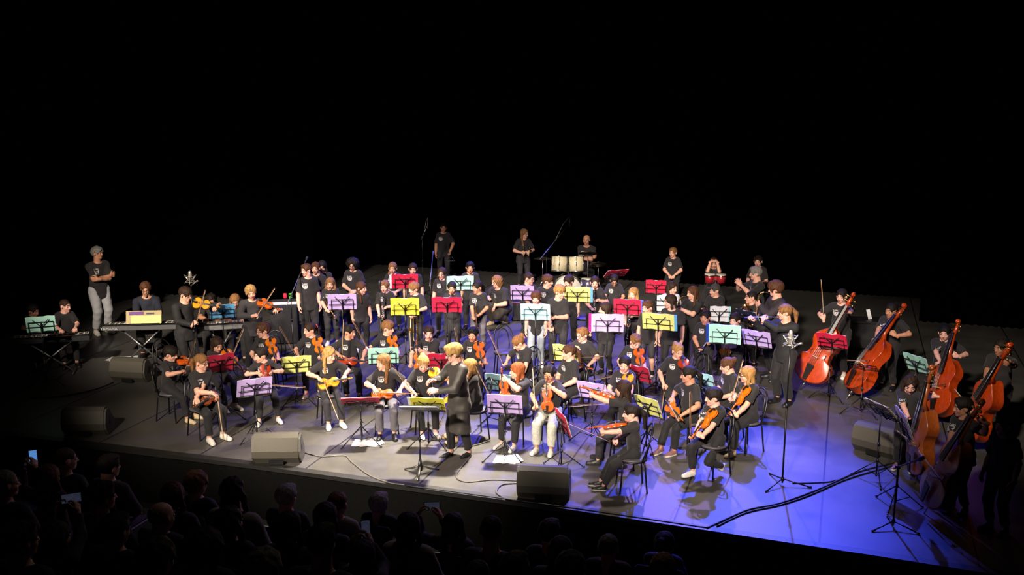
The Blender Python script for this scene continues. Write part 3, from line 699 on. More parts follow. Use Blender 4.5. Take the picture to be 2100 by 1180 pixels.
# ---- folding wire music stand
def stand_desk_matrix(z, tilt):
    return Matrix.Translation((0, 0, z)) @ Matrix.Rotation(rad(tilt), 4, 'X')
FOLDC = dict(lilac='#b9a0d8', red='#c4163e', yellow='#d9d23c', mint='#a9dfd0', aqua='#a6dbe6', blue='#5b9fd0', white='#d9dbe2', navy='#1d2238', paleyellow='#d6d67a', beige='#a08f66', violet='#5b2a78', wine='#a31634')
FOLDM = {k: mat('paper_' + k, c, .65, scale=8, var=.05) for k, c in FOLDC.items()}
def music_stand(loc, yaw, z, tilt, label, solid=False, H2=None, legs=.33, lip=True):
    root = empty('music_stand', loc, yaw); tag(root, label, 'music stand', 'music stands')
    mb = MB(); mb.tube([(0, 0, .06), (0, 0, z * .55)], .011, 8); mb.tube([(0, 0, z * .5), (0, 0, z - .05)], .008, 8); mb.build('pole', BLKMET, root)
    mb = MB(); mb.lathe([(.016, 0), (.018, .03), (.016, .06)], (0, 0, z * .5), n=8); mb.tube([(0, 0, z * .53), (.035, 0, z * .53)], .008, 6); mb.build('clamp_knob', PLASTIC, root)
    if solid:
        mb = MB(); mb.lathe([(.03, .0), (.035, .05), (.018, .16)], (0, 0, .05), n=10); mb.build('hub', BLKMET, root)
        for k in range(3):
            a = rad(30 + 120 * k); mb = MB(); d = V3((cos(a), sin(a), 0)); mb.tube([d * .02 + V3((0, 0, .12)), d * .14 + V3((0, 0, .05)), d * .27 + V3((0, 0, .012))], [.014, .02, .014], 8, flat=(V3((0, 0, 1)), .7)); mb.build('leg', mat('grey_steel', '#6d6a66', .3, .8), root)
    else:
        mb = MB(); mb.lathe([(.017, 0), (.02, .025), (.015, .05)], (0, 0, .26), n=8); mb.build('hub', PLASTIC, root); mb = MB(); mb.lathe([(.014, 0), (.014, .03)], (0, 0, .07), n=8); mb.build('collar', PLASTIC, root)
        for k in range(3):
            a = rad(90 + 120 * k); d = V3((cos(a), sin(a), 0)); mb = MB(); mb.tube([V3((0, 0, .28)) + d * .012, d * legs + V3((0, 0, .012))], .0075, 6); lg = mb.build('leg', BLKMET, root)
            mb = MB(); mb.tube([V3((0, 0, .085)) + d * .012, d * legs * .52 + V3((0, 0, .14))], .006, 6); mb.build('strut', BLKMET, lg)
            mb = MB(); mb.tube([d * legs * .93 + V3((0, 0, .025)), d * (legs + .015) + V3((0, 0, .011))], .011, 6); mb.build('rubber_foot', PLASTIC, lg)
    M = stand_desk_matrix(z, tilt); W, Hh = (.49, .32)
    def T(pts): return [M @ V3(p) for p in pts]
    mb = MB()
    if solid:
        mb.box((0, 0, 0), (.52, .008, .34)); mb.box((0, .03, -.17), (.52, .06, .008))
        mb.v = [tuple(M @ V3(v)) for v in mb.v]
    else:
        for zz in (-.15, -.03, .07): mb.tube(T([(-W / 2 + (.0 if zz < .05 else .04), 0, zz), (W / 2 - (.0 if zz < .05 else .04), 0, zz)]), .006, 6)
        for sx in (-1, 1):
            mb.tube(T([(sx * .2, 0, -.15), (sx * .2, 0, .07)]), .006, 6); mb.tube(T([(0, -.006, -.03), (sx * .13, -.006, .13)]), .0075, 6)
            mb.tube(T([(sx * .16, 0, -.15), (sx * .16, .05, -.15), (sx * .16, .05, -.125)]), .006, 6)
        mb.tube(T([(0, -.01, -.16), (0, -.01, .06)]), .013, 6)
        mb.tube(T([(-W / 2, .02, -.155), (W / 2, .02, -.155)]), .006, 6)
    mb.build('desk', BLKMET, root); return root, M
def folder(loc, yaw, M, col, label, edge=None, w_=.47, h=.31, open_=5, off=.012, shift=0):
    "open booklet of sheets resting on the desk; lies on the player's side of it"
    root = empty('music_folder', loc, yaw); tag(root, label, 'music folder', 'coloured music folders on the stands')
    for sx in (-1, 1):
        mb = MB(); nx = 6
        vs = []; fs = []
        for i in range(nx + 1):
            t = i / nx; x = sx * w_ / 2 * t; y = off + .012 * sin(t * pi * .9) + .006 * (1 - t)
            z_ = .004 * sin(t * 7 + open_)
            for yy in (y, y + .006):
                for zz in (-.143 + z_, -.143 + h + z_ + .006 * sin(t * 4 + open_)): vs.append(M @ V3((x + shift, yy, zz)))
        for i in range(nx):
            a = i * 4; b = a + 4; fs += [(a, b, b + 1, a + 1), (a + 2, a + 3, b + 3, b + 2), (a, a + 2, b + 2, b), (a + 1, b + 1, b + 3, a + 3)]
        fs += [(0, 1, 3, 2), (nx * 4, nx * 4 + 2, nx * 4 + 3, nx * 4 + 1)]
        mb.add(vs, fs, 0, False); mb.build('leaf', FOLDM[col], root)
    mb = MB(); mb.add([M @ V3((x + shift, y, z_)) for x in (-w_ / 2 * .97, w_ / 2 * .97) for y in (off + .022, off + .026) for z_ in (-.146, -.143 + h * .98)], [(0, 1, 3, 2), (4, 6, 7, 5), (0, 4, 5, 1), (2, 3, 7, 6), (0, 2, 6, 4), (1, 5, 7, 3)]); mb.build('inner_sheets', FOLDM['white'], root)
    if edge:
        c, sx = edge; sx = -sx; mb = MB(); mb.add([M @ V3((sx * x + shift, y, z_)) for x in (w_ / 2 - .01, w_ / 2 + .045) for y in (off + .016, off + .022) for z_ in (-.15, -.15 + h * 1.02)], [(0, 1, 3, 2), (4, 6, 7, 5), (0, 4, 5, 1), (2, 3, 7, 6), (0, 2, 6, 4), (1, 5, 7, 3)]); mb.build('cover', FOLDM[c] if c in FOLDM else mat('cover_' + c, c, .5), root, )
    return root

# ---- winds (origin = mouthpiece, +Y away from the player)
def make_trumpet():
    r = empty('trumpet'); r['category'] = 'trumpet'
    mb = MB(); prof = [(.006, 0), (.0065, .12), (.009, .2), (.014, .26), (.026, .31), (.045, .34), (.061, .352), (.06, .356), (.04, .34)]
    mb.lathe(prof, (0, .13, -.05), (0, 1, 0), 20); mb.build('bell', BRASS, r)
    mb = MB(); mb.tube([(0, .05, 0), (0, .44, 0), (0, .475, -.01), (0, .485, -.035), (0, .47, -.05), (0, .30, -.055)], .0065, 8)
    mb.tube([(0, .14, -.05), (0, .10, -.055), (0, .088, -.08), (0, .10, -.10), (0, .2, -.105), (.014, .24, -.09)], .0065, 8); mb.build('tubing', BRASS, r)
    for i in range(3):
        mb = MB(); y = .2 + .035 * i; mb.tube([(.005, y, -.115), (.005, y, .03)], .0125, 10); mb.tube([(.005, y, .03), (.005, y, .055)], .004, 6); mb.tube([(.005, y, .055), (.005, y, .06)], .01, 8); mb.build('valve', NICKEL, r)
    mb = MB(); mb.lathe([(.013, 0), (.013, .008), (.007, .025), (.005, .07)], (0, 0, 0), (0, 1, 0), 12); mb.build('mouthpiece', NICKEL, r)
    return r
def make_trombone():
    r = empty('trombone'); r['category'] = 'trombone'
    mb = MB(); mb.lathe([(.008, 0), (.01, .2), (.02, .36), (.045, .44), (.09, .47), (.088, .473), (.06, .455)], (.06, -.05, 0), (0, 1, 0), 20); mb.build('bell', BRASS, r)
    mb = MB(); mb.tube([(.06, -.05, 0), (.06, -.2, 0), (.05, -.25, 0), (.02, -.25, 0), (0, -.2, 0), (0, 0, 0), (0, .55, 0), (-.02, .6, 0), (-.06, .6, 0), (-.08, .55, 0), (-.08, 0, 0)], .007, 8); mb.build('slide', BRASS, r)
    mb = MB(); mb.tube([(-.09, .02, 0), (.07, .02, 0)], .005, 6); mb.build('brace', NICKEL, r); mb = MB(); mb.tube([(-.09, .12, 0), (.01, .12, 0)], .005, 6); mb.build('brace', NICKEL, r)
    mb = MB(); mb.lathe([(.016, 0), (.008, .03), (.006, .06)], (-.08, -.05, 0), (0, 1, 0), 10); mb.build('mouthpiece', NICKEL, r)
    return r
def make_clarinet():
    r = empty('clarinet'); r['category'] = 'clarinet'
    mb = MB(); mb.tube([(0, 0, 0), (0, .04, 0), (0, .08, 0)], [.004, .011, .0125], 10); mb.build('mouthpiece', EBONY, r)
    mb = MB(); mb.tube([(0, .08, 0), (0, .58, 0)], .0125, 10); mb.build('body', EBONY, r)
    mb = MB(); mb.lathe([(.013, 0), (.016, .04), (.03, .09), (.031, .095), (.02, .07)], (0, .57, 0), (0, 1, 0), 14); mb.build('bell', EBONY, r)
    mb = MB()
    for y in (.085, .15, .33, .35, .57): mb.tube([(0, y, 0), (0, y + .008, 0)], .0155, 10)
    for i in range(9): mb.ball((.004 * (-1) ** i, .18 + .04 * i, .014), (.009, .009, .004), 8, 4)
    mb.tube([(.012, .17, .01), (.012, .5, .01)], .0035, 5); mb.tube([(-.012, .3, .01), (-.012, .55, .01)], .0035, 5); mb.build('keys', NICKEL, r)
    return r
def make_flute():
    r = empty('flute'); r['category'] = 'flute'
    mb = MB(); mb.tube([(0, -.05, 0), (0, .58, 0)], .0105, 10); mb.build('tube', NICKEL, r)
    mb = MB(); mb.ball((0, .04, .008), (.013, .02, .007), 8, 5); mb.build('lip_plate', CHROME, r)
    mb = MB()
    for i in range(12): mb.lathe([(.009, 0), (.009, .006), (.002, .007)], (0, .2 + .029 * i, .009), (0, 0, 1), 8)
    mb.tube([(.012, .18, .008), (.012, .55, .008)], .003, 5); mb.build('keys', CHROME, r)
    return r
def make_sax():
    r = empty('saxophone'); r['category'] = 'saxophone'
    mb = MB(); p = [(0, .06, .015), (0, .10, .02), (0, .16, 0), (0, .18, -.04)]; mb.tube(p, [.008, .009, .011, .013], 8); mb.build('neck', BRASS, r)
    mb = MB(); p = [(0, .18, -.04), (0, .2, -.25), (0, .225, -.5), (0, .24, -.56), (0, .28, -.6), (0, .33, -.59), (0, .355, -.54), (0, .36, -.45), (0, .375, -.33), (0, .40, -.26), (0, .42, -.23)]
    mb.tube(p, [.013, .02, .03, .033, .035, .036, .037, .042, .052, .066, .075], 12, cap=False); mb.build('body', BRASS, r)
    mb = MB()
    for i in range(9): mb.lathe([(.014, 0), (.014, .008), (.004, .01)], (.0, .205 + .003 * i, -.1 - .045 * i), (.6, .8, 0), 8)
    mb.tube([(.022, .2, -.08), (.028, .24, -.5)], .004, 5); mb.tube([(-.022, .2, -.08), (-.028, .24, -.5)], .004, 5); mb.build('keys', BRASS, r)
    mb = MB(); mb.tube([(0, 0, 0), (0, .04, .01), (0, .07, .016)], [.004, .011, .011], 8); mb.build('mouthpiece', EBONY, r)
    return r
TRUMPET = make_trumpet(); TROMBONE = make_trombone(); CLAR = make_clarinet(); FLUTE = make_flute(); SAX = make_sax()

def placeW(proto, Mw, label, group=None): return inst(proto, Mw, label, group)
def fm(o_, y, z, s=1.0): return Matrix.Translation(o_) @ frame(y, z).to_4x4() @ Matrix.Scale(s, 4)

# ---- wedge monitor: local X width, -Y front (faces upstage)
def monitor(px, py, yaw, label, w_=.62, s=1.0):
    root = empty('stage_monitor', at_z(px, py), rad(yaw)); tag(root, label, 'speaker', 'wedge floor monitors')
    MG = mat('speaker_paint', '#4b473e', .6, bump=.15, scale=160); GR = mat('speaker_grille', '#26241f', .55, bump=.5, scale=220)
    # profile in YZ, audience side is the tall back
    pr = [(-.02, .0), (.30, .0), (.36, .06), (.40, .26), (.36, .335), (.30, .345), (-.02, .10)]
    pr = [(-.20, .02), (-.16, .0), (.10, .0), (.19, .08), (.21, .16), (.16, .30), (.10, .335), (.02, .33), (-.19, .12)]; pr = [(y, z * 1.32) for y, z in pr]
    def M(x): return Matrix(((0, 0, 1, 0), (1, 0, 0, 0), (0, 1, 0, 0), (0, 0, 0, 1)))
    mb = MB(); mb.prism([(-y * s, z * s) for y, z in pr][::-1], -w_ / 2 * s, w_ / 2 * s, M(0)); mb.build('cabinet', MG, root)
    for sx in (-1, 1):
        mb = MB(); mb.prism([(-(y * .93) * s, (z * .9 + .014) * s) for y, z in pr][::-1], (sx * w_ / 2 - .004 if sx > 0 else -w_ / 2 - .03) * s, (w_ / 2 + .03 if sx > 0 else -w_ / 2 + .004) * s, M(0)); sp = mb.build('side_panel', MG, root)
        mb = MB(); mb.tube([(sx * (w_ / 2 + .024) * s, (-.03 + .05 * cos(a)) * s, (.22 + .07 * sin(a)) * s) for a in [2 * pi * i / 14 for i in range(14)]], .008, 6, closed=True); mb.lathe([(.05 * s, 0), (.05 * s, .005)], (sx * (w_ / 2 + .0265) * s, -.03 * s, .22 * s), (sx, 0, 0), 14); mb.build('handle_recess', PLASTIC, sp)
    # grille on the sloped face toward the players (+Y after flip)
    a, b = V3((0, .19, .158)), V3((0, -.02, .435)); n = V3((0, .277, .21)).normalized(); mb = MB()
    mb.box((a + b) / 2 * s + n * .006, (w_ * .92 * s, .02, .30 * s), Matrix.Rotation(rad(37), 3, 'X')); mb.build('grille', GR, root)
    mb = MB(); mb.box((0, -.196 * s, .05 * s), (.2 * s, .02, .06 * s)); mb.build('connector_plate', PLASTIC, root)
    return root

def floor_cable(pxs, r, label, col='#1a1a1c', z=.0):
    pts = [at_z(x, y) for x, y in pxs]; out = []
    for i in range(len(pts) - 1):
        p0, p1, p2, p3 = pts[max(i - 1, 0)], pts[i], pts[i + 1], pts[min(i + 2, len(pts) - 1)]
        for k in range(7):
            t = k / 7; out.append(.5 * ((2 * p1) + (p2 - p0) * t + (2 * p0 - 5 * p1 + 4 * p2 - p3) * t * t + (3 * p1 - p0 - 3 * p2 + p3) * t ** 3))
    out.append(pts[-1]); mb = MB(); mb.tube([p + V3((0, 0, r + z)) for p in out], r, 6)
    o = mb.build('cable', mat('cable_' + col, col, .5)); return tag(o, label, 'cable', 'cables on the stage floor')

def mic_stand(base, label, kind, h, tip=None, heavy=False, M=None, seg=None):
    "base world point; tip world point of boom end (microphone)"
    root = empty('microphone_stand', base); tag(root, label, 'microphone', 'microphones on stands')
    b = V3(base); mb = MB(); mb.tube([(0, 0, .03), (0, 0, h * .6)], .012, 8); mb.tube([(0, 0, h * .55), (0, 0, h)], .009, 8); mb.build('pole', BLKMET, root)
    mb = MB(); mb.lathe([(.018, 0), (.018, .06)], (0, 0, h * .57), n=8); mb.build('clutch', PLASTIC, root); mb = MB(); mb.lathe([(.022, 0), (.02, .05)], (0, 0, .06), n=8); mb.build('leg_hub', PLASTIC, root)
    for k in range(3):
        a = rad(100 + 120 * k + (20 if heavy else 0)); d = V3((cos(a), sin(a), 0)); mb = MB(); mb.tube([d * .015 + V3((0, 0, .085)), d * (.36 if heavy else .30) + V3((0, 0, .014))], .009, 6); lg = mb.build('leg', BLKMET, root)
        e = d * (.36 if heavy else .30); mb = MB(); mb.tube([e * .9 + V3((0, 0, .02)), e * 1.06 + V3((0, 0, .012))], .013, 6); mb.build('rubber_foot', PLASTIC, lg)
    if tip is not None:
        t = V3(tip) - b; p = V3((0, 0, h)); d = (t - p); mb = MB(); mb.tube([p - d * .25, p + d], .009, 8); mb.build('boom', mat('boom_steel', '#77787c', .35, .7), root)
        mb = MB(); mb.tube([p - V3((.03, 0, 0)), p + V3((.03, 0, 0))], .02, 8); mb.build('boom_clutch', PLASTIC, root); e = t; md = d.normalized()
    else: e = V3((0, 0, h)); md = V3((0, 0, 1))
    G = mat('mic_nickel', '#b8b4ac', .35, .7); GD = mat('mic_dark', '#35363b', .45, .4)
    if kind == 'condenser':   # large studio mic in a spider shock mount
        c = e + V3((0, 0, .10)); mb = MB(); mb.lathe([(.018, -.075), (.026, -.07), (.026, .02), (.029, .03), (.029, .10), (.024, .125), (.01, .135)], c, n=14); mb.build('microphone', G, root)
        mb = MB()
        for zz, rr in ((-.05, .085), (.05, .085)):
            mb.tube([c + V3((rr * cos(2 * pi * i / 12), rr * sin(2 * pi * i / 12), zz)) for i in range(12)], .004, 6, closed=True)
        for k in range(4):
            a = 2 * pi * k / 4 + .4; o_ = V3((cos(a), sin(a), 0)); mb.tube([c + o_ * .085 + V3((0, 0, -.05)), c + o_ * .028, c + o_ * .085 + V3((0, 0, .05))], .005, 6); mb.tube([c + o_ * .1 + V3((0, 0, -.075)), c + o_ * .03 + V3((0, 0, -.03)), c + o_ * .1 + V3((0, 0, .07))], .006, 6)
        mb.tube([c + V3((.085, 0, -.05)), c + V3((.13, 0, -.03)), c + V3((.15, 0, -.03))], .013, 8); mb.tube([c + V3((.1, 0, -.05)), V3((0, 0, h - .02)) if tip is None else e], .008, 6); mb.build('shock_mount', G, root)
    elif kind == 'pencil':
        mb = MB(); q = M if M is not None else V3((0, 0, -1)); mb.tube([e - q * .09, e + q * .09], .012, 10); mb.tube([e + q * .05, e + q * .092], .0125, 10); mb.build('microphone', GD, root)
        mb = MB(); mb.tube([e - q * .09, e - q * .13 + V3((0, 0, .04)), (e - q * .12).lerp(V3((0, 0, h)), .3) + V3((0, 0, .09)), V3((0, 0, h)) + (e - V3((0, 0, h))) * .35], .005, 6); mb.build('cable', mat('mic_cable', '#6b6b62', .5), root)
    else:
        mb = MB(); mb.lathe([(.011, -.1), (.016, .02), (.018, .04), (.027, .05), (.03, .09), (.024, .125), (.008, .135)], e, md, 12); mb.build('microphone', GD, root)
    return root
# ------------------------------------------------------------------ the setting
def floor_material():
    m = bpy.data.materials.new('black_dance_floor'); m.use_nodes = True; nt = m.node_tree; N = nt.nodes; L = nt.links; b = N['Principled BSDF']
    tc = N.new('ShaderNodeTexCoord'); n1 = N.new('ShaderNodeTexNoise'); n1.inputs['Scale'].default_value = 1.1; n1.inputs['Detail'].default_value = 6; n1.inputs['Roughness'].default_value = .65
    L.new(tc.outputs['Object'], n1.inputs['Vector'])
    r = N.new('ShaderNodeValToRGB'); r.color_ramp.elements[0].color = (.05, .047, .045, 1); r.color_ramp.elements[1].color = (.088, .082, .076, 1); r.color_ramp.elements[0].position = .35; r.color_ramp.elements[1].position = .7
    L.new(n1.outputs['Fac'], r.inputs['Fac'])
    # scuffs
    mp = N.new('ShaderNodeMapping'); mp.inputs['Scale'].default_value = (3, 14, 1); mp.inputs['Rotation'].default_value = (0, 0, .6); L.new(tc.outputs['Object'], mp.inputs['Vector'])
    n2 = N.new('ShaderNodeTexNoise'); n2.inputs['Scale'].default_value = 2.2; n2.inputs['Detail'].default_value = 8; L.new(mp.outputs['Vector'], n2.inputs['Vector'])
    r2 = N.new('ShaderNodeValToRGB'); r2.color_ramp.elements[0].position = .66; r2.color_ramp.elements[1].position = .74; r2.color_ramp.elements[0].color = (0, 0, 0, 1); r2.color_ramp.elements[1].color = (.5, .5, .5, 1); L.new(n2.outputs['Fac'], r2.inputs['Fac'])
    mx = N.new('ShaderNodeMix'); mx.data_type = 'RGBA'; mx.inputs[7].default_value = (.16, .153, .143, 1); L.new(r.outputs['Color'], mx.inputs[6]); L.new(r2.outputs['Color'], mx.inputs[0]); L.new(mx.outputs[2], b.inputs['Base Color'])
    rr = N.new('ShaderNodeMapRange'); rr.inputs[3].default_value = .36; rr.inputs[4].default_value = .56; L.new(n1.outputs['Fac'], rr.inputs[0]); L.new(rr.outputs[0], b.inputs['Roughness'])
    b.inputs['Specular IOR Level'].default_value = .5
    return m
FLOORM = floor_material()
EDGE = [at_z(x, y) for x, y in ((-260, 855), (190, 911), (517, 951), (790, 989), (1067, 1027), (1433, 1082), (1800, 1137), (2150, 1192))]
e0, e1 = EDGE[0], EDGE[-1]
EDGE = [V3((e0.x - 6, e0.y - .0, 0))] + EDGE + [V3((e1.x + 5, e1.y - .2, 0))]
YB = 26.4; XL, XR = EDGE[0].x, EDGE[-1].x
def edge_y(x):
    for a, b in zip(EDGE, EDGE[1:]):
        if a.x <= x <= b.x: return a.y + (b.y - a.y) * (x - a.x) / (b.x - a.x)
    return EDGE[0].y if x < XL else EDGE[-1].y
# vinyl strips running upstage, 1.6 m wide, seams between them
sroot = struct(empty('floor'))
mb = MB(); P_ = [(p.x, p.y) for p in EDGE] + [(XR, YB + .3), (XL, YB + .3)]; mb.prism(P_, -.06, -.004); struct(mb.build('floor', mat('seam_tape', '#0d0d0e', .5)))
SEAM0 = at_z(1690, 980).x; SW = 1.72
i0 = int((XL - SEAM0) / SW) - 1; i1 = int((XR - SEAM0) / SW) + 1
for i in range(i0, i1):
    xa, xb = max(XL, SEAM0 + i * SW) + .012, min(XR, SEAM0 + (i + 1) * SW) - .012
    if xb - xa < .05: continue
    n = 4; xs = [xa + (xb - xa) * k / n for k in range(n + 1)]
    mb = MB(); mb.prism([(x, edge_y(x) + .07) for x in xs] + [(xb, YB), (xa, YB)], -.006, 0); mb.build('vinyl_strip', FLOORM, sroot)
# nosing along the front edge and the stage front
mb = MB(); vs = []; fs = []
for p in EDGE: vs += [(p.x, p.y - .05, .0), (p.x, p.y + .075, .004), (p.x, p.y + .075, -.06), (p.x, p.y - .05, -.06)]
for i in range(len(EDGE) - 1):
    a = i * 4; b = a + 4
    for k in range(4): fs.append((a + k, b + k, b + (k + 1) % 4, a + (k + 1) % 4))
mb.add(vs, fs); struct(mb.build('trim_1', mat('edge_trim', '#191817', .5)))
mb = MB(); vs = []; fs = []
for p in EDGE: vs += [(p.x, p.y - .02, -.06), (p.x, p.y - .02, -1.3)]
for i in range(len(EDGE) - 1): a = i * 2; fs.append((a, a + 1, a + 3, a + 2))
mb.add(vs, fs); struct(mb.build('wall_stage_front', mat('stage_front_black', '#0d0d0c', 1.0, bump=.2, scale=20, spec=.05)))
def aud_floor(y): return .29 * (9 - y) - .0
ym = min(p.y for p in EDGE)
mb = MB(); vs = []; ys = [-1.0 + i * .8 for i in range(20)]
for y in ys: z = max(aud_floor(y), -1.05); vs += [(-16, y, z), (12, y, z)]
mb.add(vs, [(2 * i, 2 * i + 1, 2 * i + 3, 2 * i + 2) for i in range(len(ys) - 1)]); struct(mb.build('floor_auditorium', mat('dark_carpet', '#141312', .95, bump=.3, scale=90)))
# black drapes: back and wings, in real folds
DRAPE = mat('black_drape', '#010101', 1.0, bump=.3, scale=30, var=.3, spec=.0)
def drape(name, x0, y0, x1, y1, z1=9.5, fold=.16, amp=.07):
    L_ = sqrt((x1 - x0) ** 2 + (y1 - y0) ** 2); n = max(8, int(L_ / fold * 4)); d = V3(((x1 - x0) / L_, (y1 - y0) / L_, 0)); q = V3((-d.y, d.x, 0)); vs = []
    for i in range(n + 1):
        t = L_ * i / n; p = V3((x0, y0, 0)) + d * t + q * (amp * sin(t / fold * 2 * pi) + .4 * amp * sin(t * 2.3))
        vs += [(p.x, p.y, 0), (p.x, p.y, z1)]
    mb = MB(); mb.add(vs, [(2 * i, 2 * i + 2, 2 * i + 3, 2 * i + 1) for i in range(n)], 0, True); return struct(mb.build(name, DRAPE))
drape('wall_back', XL, YB, XR, YB)
wl = at_z(600, 640); wr = at_z(1832, 700)
drape('wall_left', -18.5, 20.9, wl.x, wl.y + 1.0, 9.5); drape('wall_left_wing', -17.0, 13.2, -16.4, 20.9)
drape('wall_right', wr.x + .6, wr.y + 2.0, XR, wr.y + 2.0); drape('wall_right_wing', XR - .2, 13.2, XR - .2, YB)
mb = MB(); mb.box((-3, 13, 9.62), (34, 28, .1)); struct(mb.build('ceiling', mat('black_ceiling', '#08080a', .95)))
# ------------------------------------------------------------------ poses
def N_(*v): return V3(v).normalized()
def mouth(P, o):
    Rh = Matrix.Rotation(rad(o['look']), 3, 'Z') @ Matrix.Rotation(rad(-o.get('pit', 6)), 3, 'X') @ Matrix.Rotation(rad(o.get('tilt', 0)), 3, 'Y')
    piv = V3((0, -.12, .1)); return (Rh @ (V3((0, .42, .2)) - piv) + piv) * P.hh + P.chin, Rh
def arm(P, s, t, pole=None, hp='grip', fd=None, pn=None):
    P.arm[s] = dict(t=V3(t), pole=V3(pole) if pole is not None else V3((s * .8, -.4, -1)), hp=hp, fd=fd, pn=V3(pn) if pn is not None else V3((-s, .2, -.2)))
def bow_in(P, t, b, o, z=(0, 0, 1)):
    t = V3(t); b = V3(b).normalized(); arm(P, 1, t - b * .0 + V3((0, -.05, .03)), (1, -.4, -.7), 'grip', V3((-.2, .6, -.5)), b.cross(V3((1, 0, 0))) if abs(b.x) < .8 else V3((0, 0, -1)))
    P.props.append(('bow', BOW, fm(t + V3((-.01, .03, -.01)), b, z)))
def p_violin(P, o):
    how = o['pose']; vs = o.get('vs', 1.0) * min(1.0, P.H / 1.42 * 1.02); S = .335 * vs; hz = P.hip.z; H = P.H
    pro = VIOLIN[o.get('v', 'amber')]
    if how in ('vplay', 'vdroop', 'vhang'):
        d = V3(o.get('d', (-.5, .85, -.12) if how == 'vplay' else (-.22, .8, -.62))).normalized()
        n = V3(o.get('n', (.4, .15, .9) if how == 'vplay' else (.2, .55, .8)))
        O = P.neck + P.sx * (-.055 * H) + P.fw * .068 * H + P.u * .014 * H
        if how == 'vhang': O = P.neck + P.fw * .165 * H - P.sx * .05 * H - P.u * .1 * H
        Mf = frame(d, n); side = Mf @ V3((1, 0, 0)); n = Mf @ V3((0, 0, 1))
        P.props.append(('violin', pro, fm(O - n * .03, d, n, vs)))
        nk = O + d * S * 1.38 - n * .02
        arm(P, -1, nk - n * .07 - side * .05, (-.3, .2, -1), 'curve', (n * .7 + side * .75), side)
        if 'bow' in o: bow_in(P, *o['bow'], o)
        elif how == 'vplay':
            c = O + d * S * .62 + n * .05; t = o.get('bt', .22); b = (-side + n * o.get('bn', .12)).normalized(); hp_ = c - b * t
            arm(P, 1, hp_ - d * .03 + n * .04, (1, .1, -.5), 'grip', -side + d * .3 - n * .4, -n)
            P.props.append(('bow', BOW, fm(hp_, b, n)))
        else: bow_in(P, (.16 * H, .30, hz + .13), (.42, .12, .9), o)
    elif how == 'vlap':
        d = V3(o.get('d', (-1, .12, .06))).normalized(); n = V3(o.get('n', (.0, .7, .7))); O = V3(o.get('o', (.22, .24, hz + .13)))
        P.props.append(('violin', pro, fm(O, d, n, vs)))
        nk = O + d * S * 1.3; arm(P, -1, nk + V3((0, -.07, .05)), (-1, -.5, -.4), 'curve', (.3, .8, -.4), (0, .2, -1))
        rh = O + d * S * .12 + V3((0, -.03, .08)); b = V3(o.get('bd', (-.22, .5, -.82)))
        bo = V3(o['bo']) if 'bo' in o else rh + V3((-.03, .10, .0))
        if 'bo' in o: rh = bo + V3((0, -.05, .03))
        arm(P, 1, rh + V3((.02, -.05, .02)), (1, -.5, -.4), 'curve', (-.35, .7, -.4), (0, .1, -1)); P.props.append(('bow', BOW, fm(bo, b, (0, 1, .3))))
    elif how in ('vup', 'vdown'):
        O = V3(o.get('o', (-.02, .24, hz + .09) if how == 'vup' else (0, .20, hz + .40))); d = V3(o.get('d', (.06, -.12, 1) if how == 'vup' else (0, .28, -1))).normalized()
        P.props.append(('violin', pro, fm(O, d, (0, 1, .15), vs)))
        if how == 'vup':
            nk = O + d * S * 1.15; arm(P, -1, nk + V3((-.07, .0, -.03)), (-1, -.3, -.6), 'curve', (.8, .5, .1), (0, -1, 0))
            bow_in(P, o.get('bh', (.17, .22, hz + .08)), o.get('bd', (.03, .12, 1)), o, (0, -1, 0))
        else:
            c = O + d * S * .5; arm(P, -1, c + V3((-.11, -.08, 0)), (-1, -.4, -.3), 'curve', (.3, .9, -.2), (1, 0, 0)); arm(P, 1, c + V3((.11, -.08, .0)), (1, -.4, -.3), 'curve', (-.3, .9, -.2), (-1, 0, 0))
            b = V3(o.get('bd', (-1, .25, -.1))); P.props.append(('bow', BOW, fm(c + V3((.06, .09, -.14)), b, (0, 0, 1))))
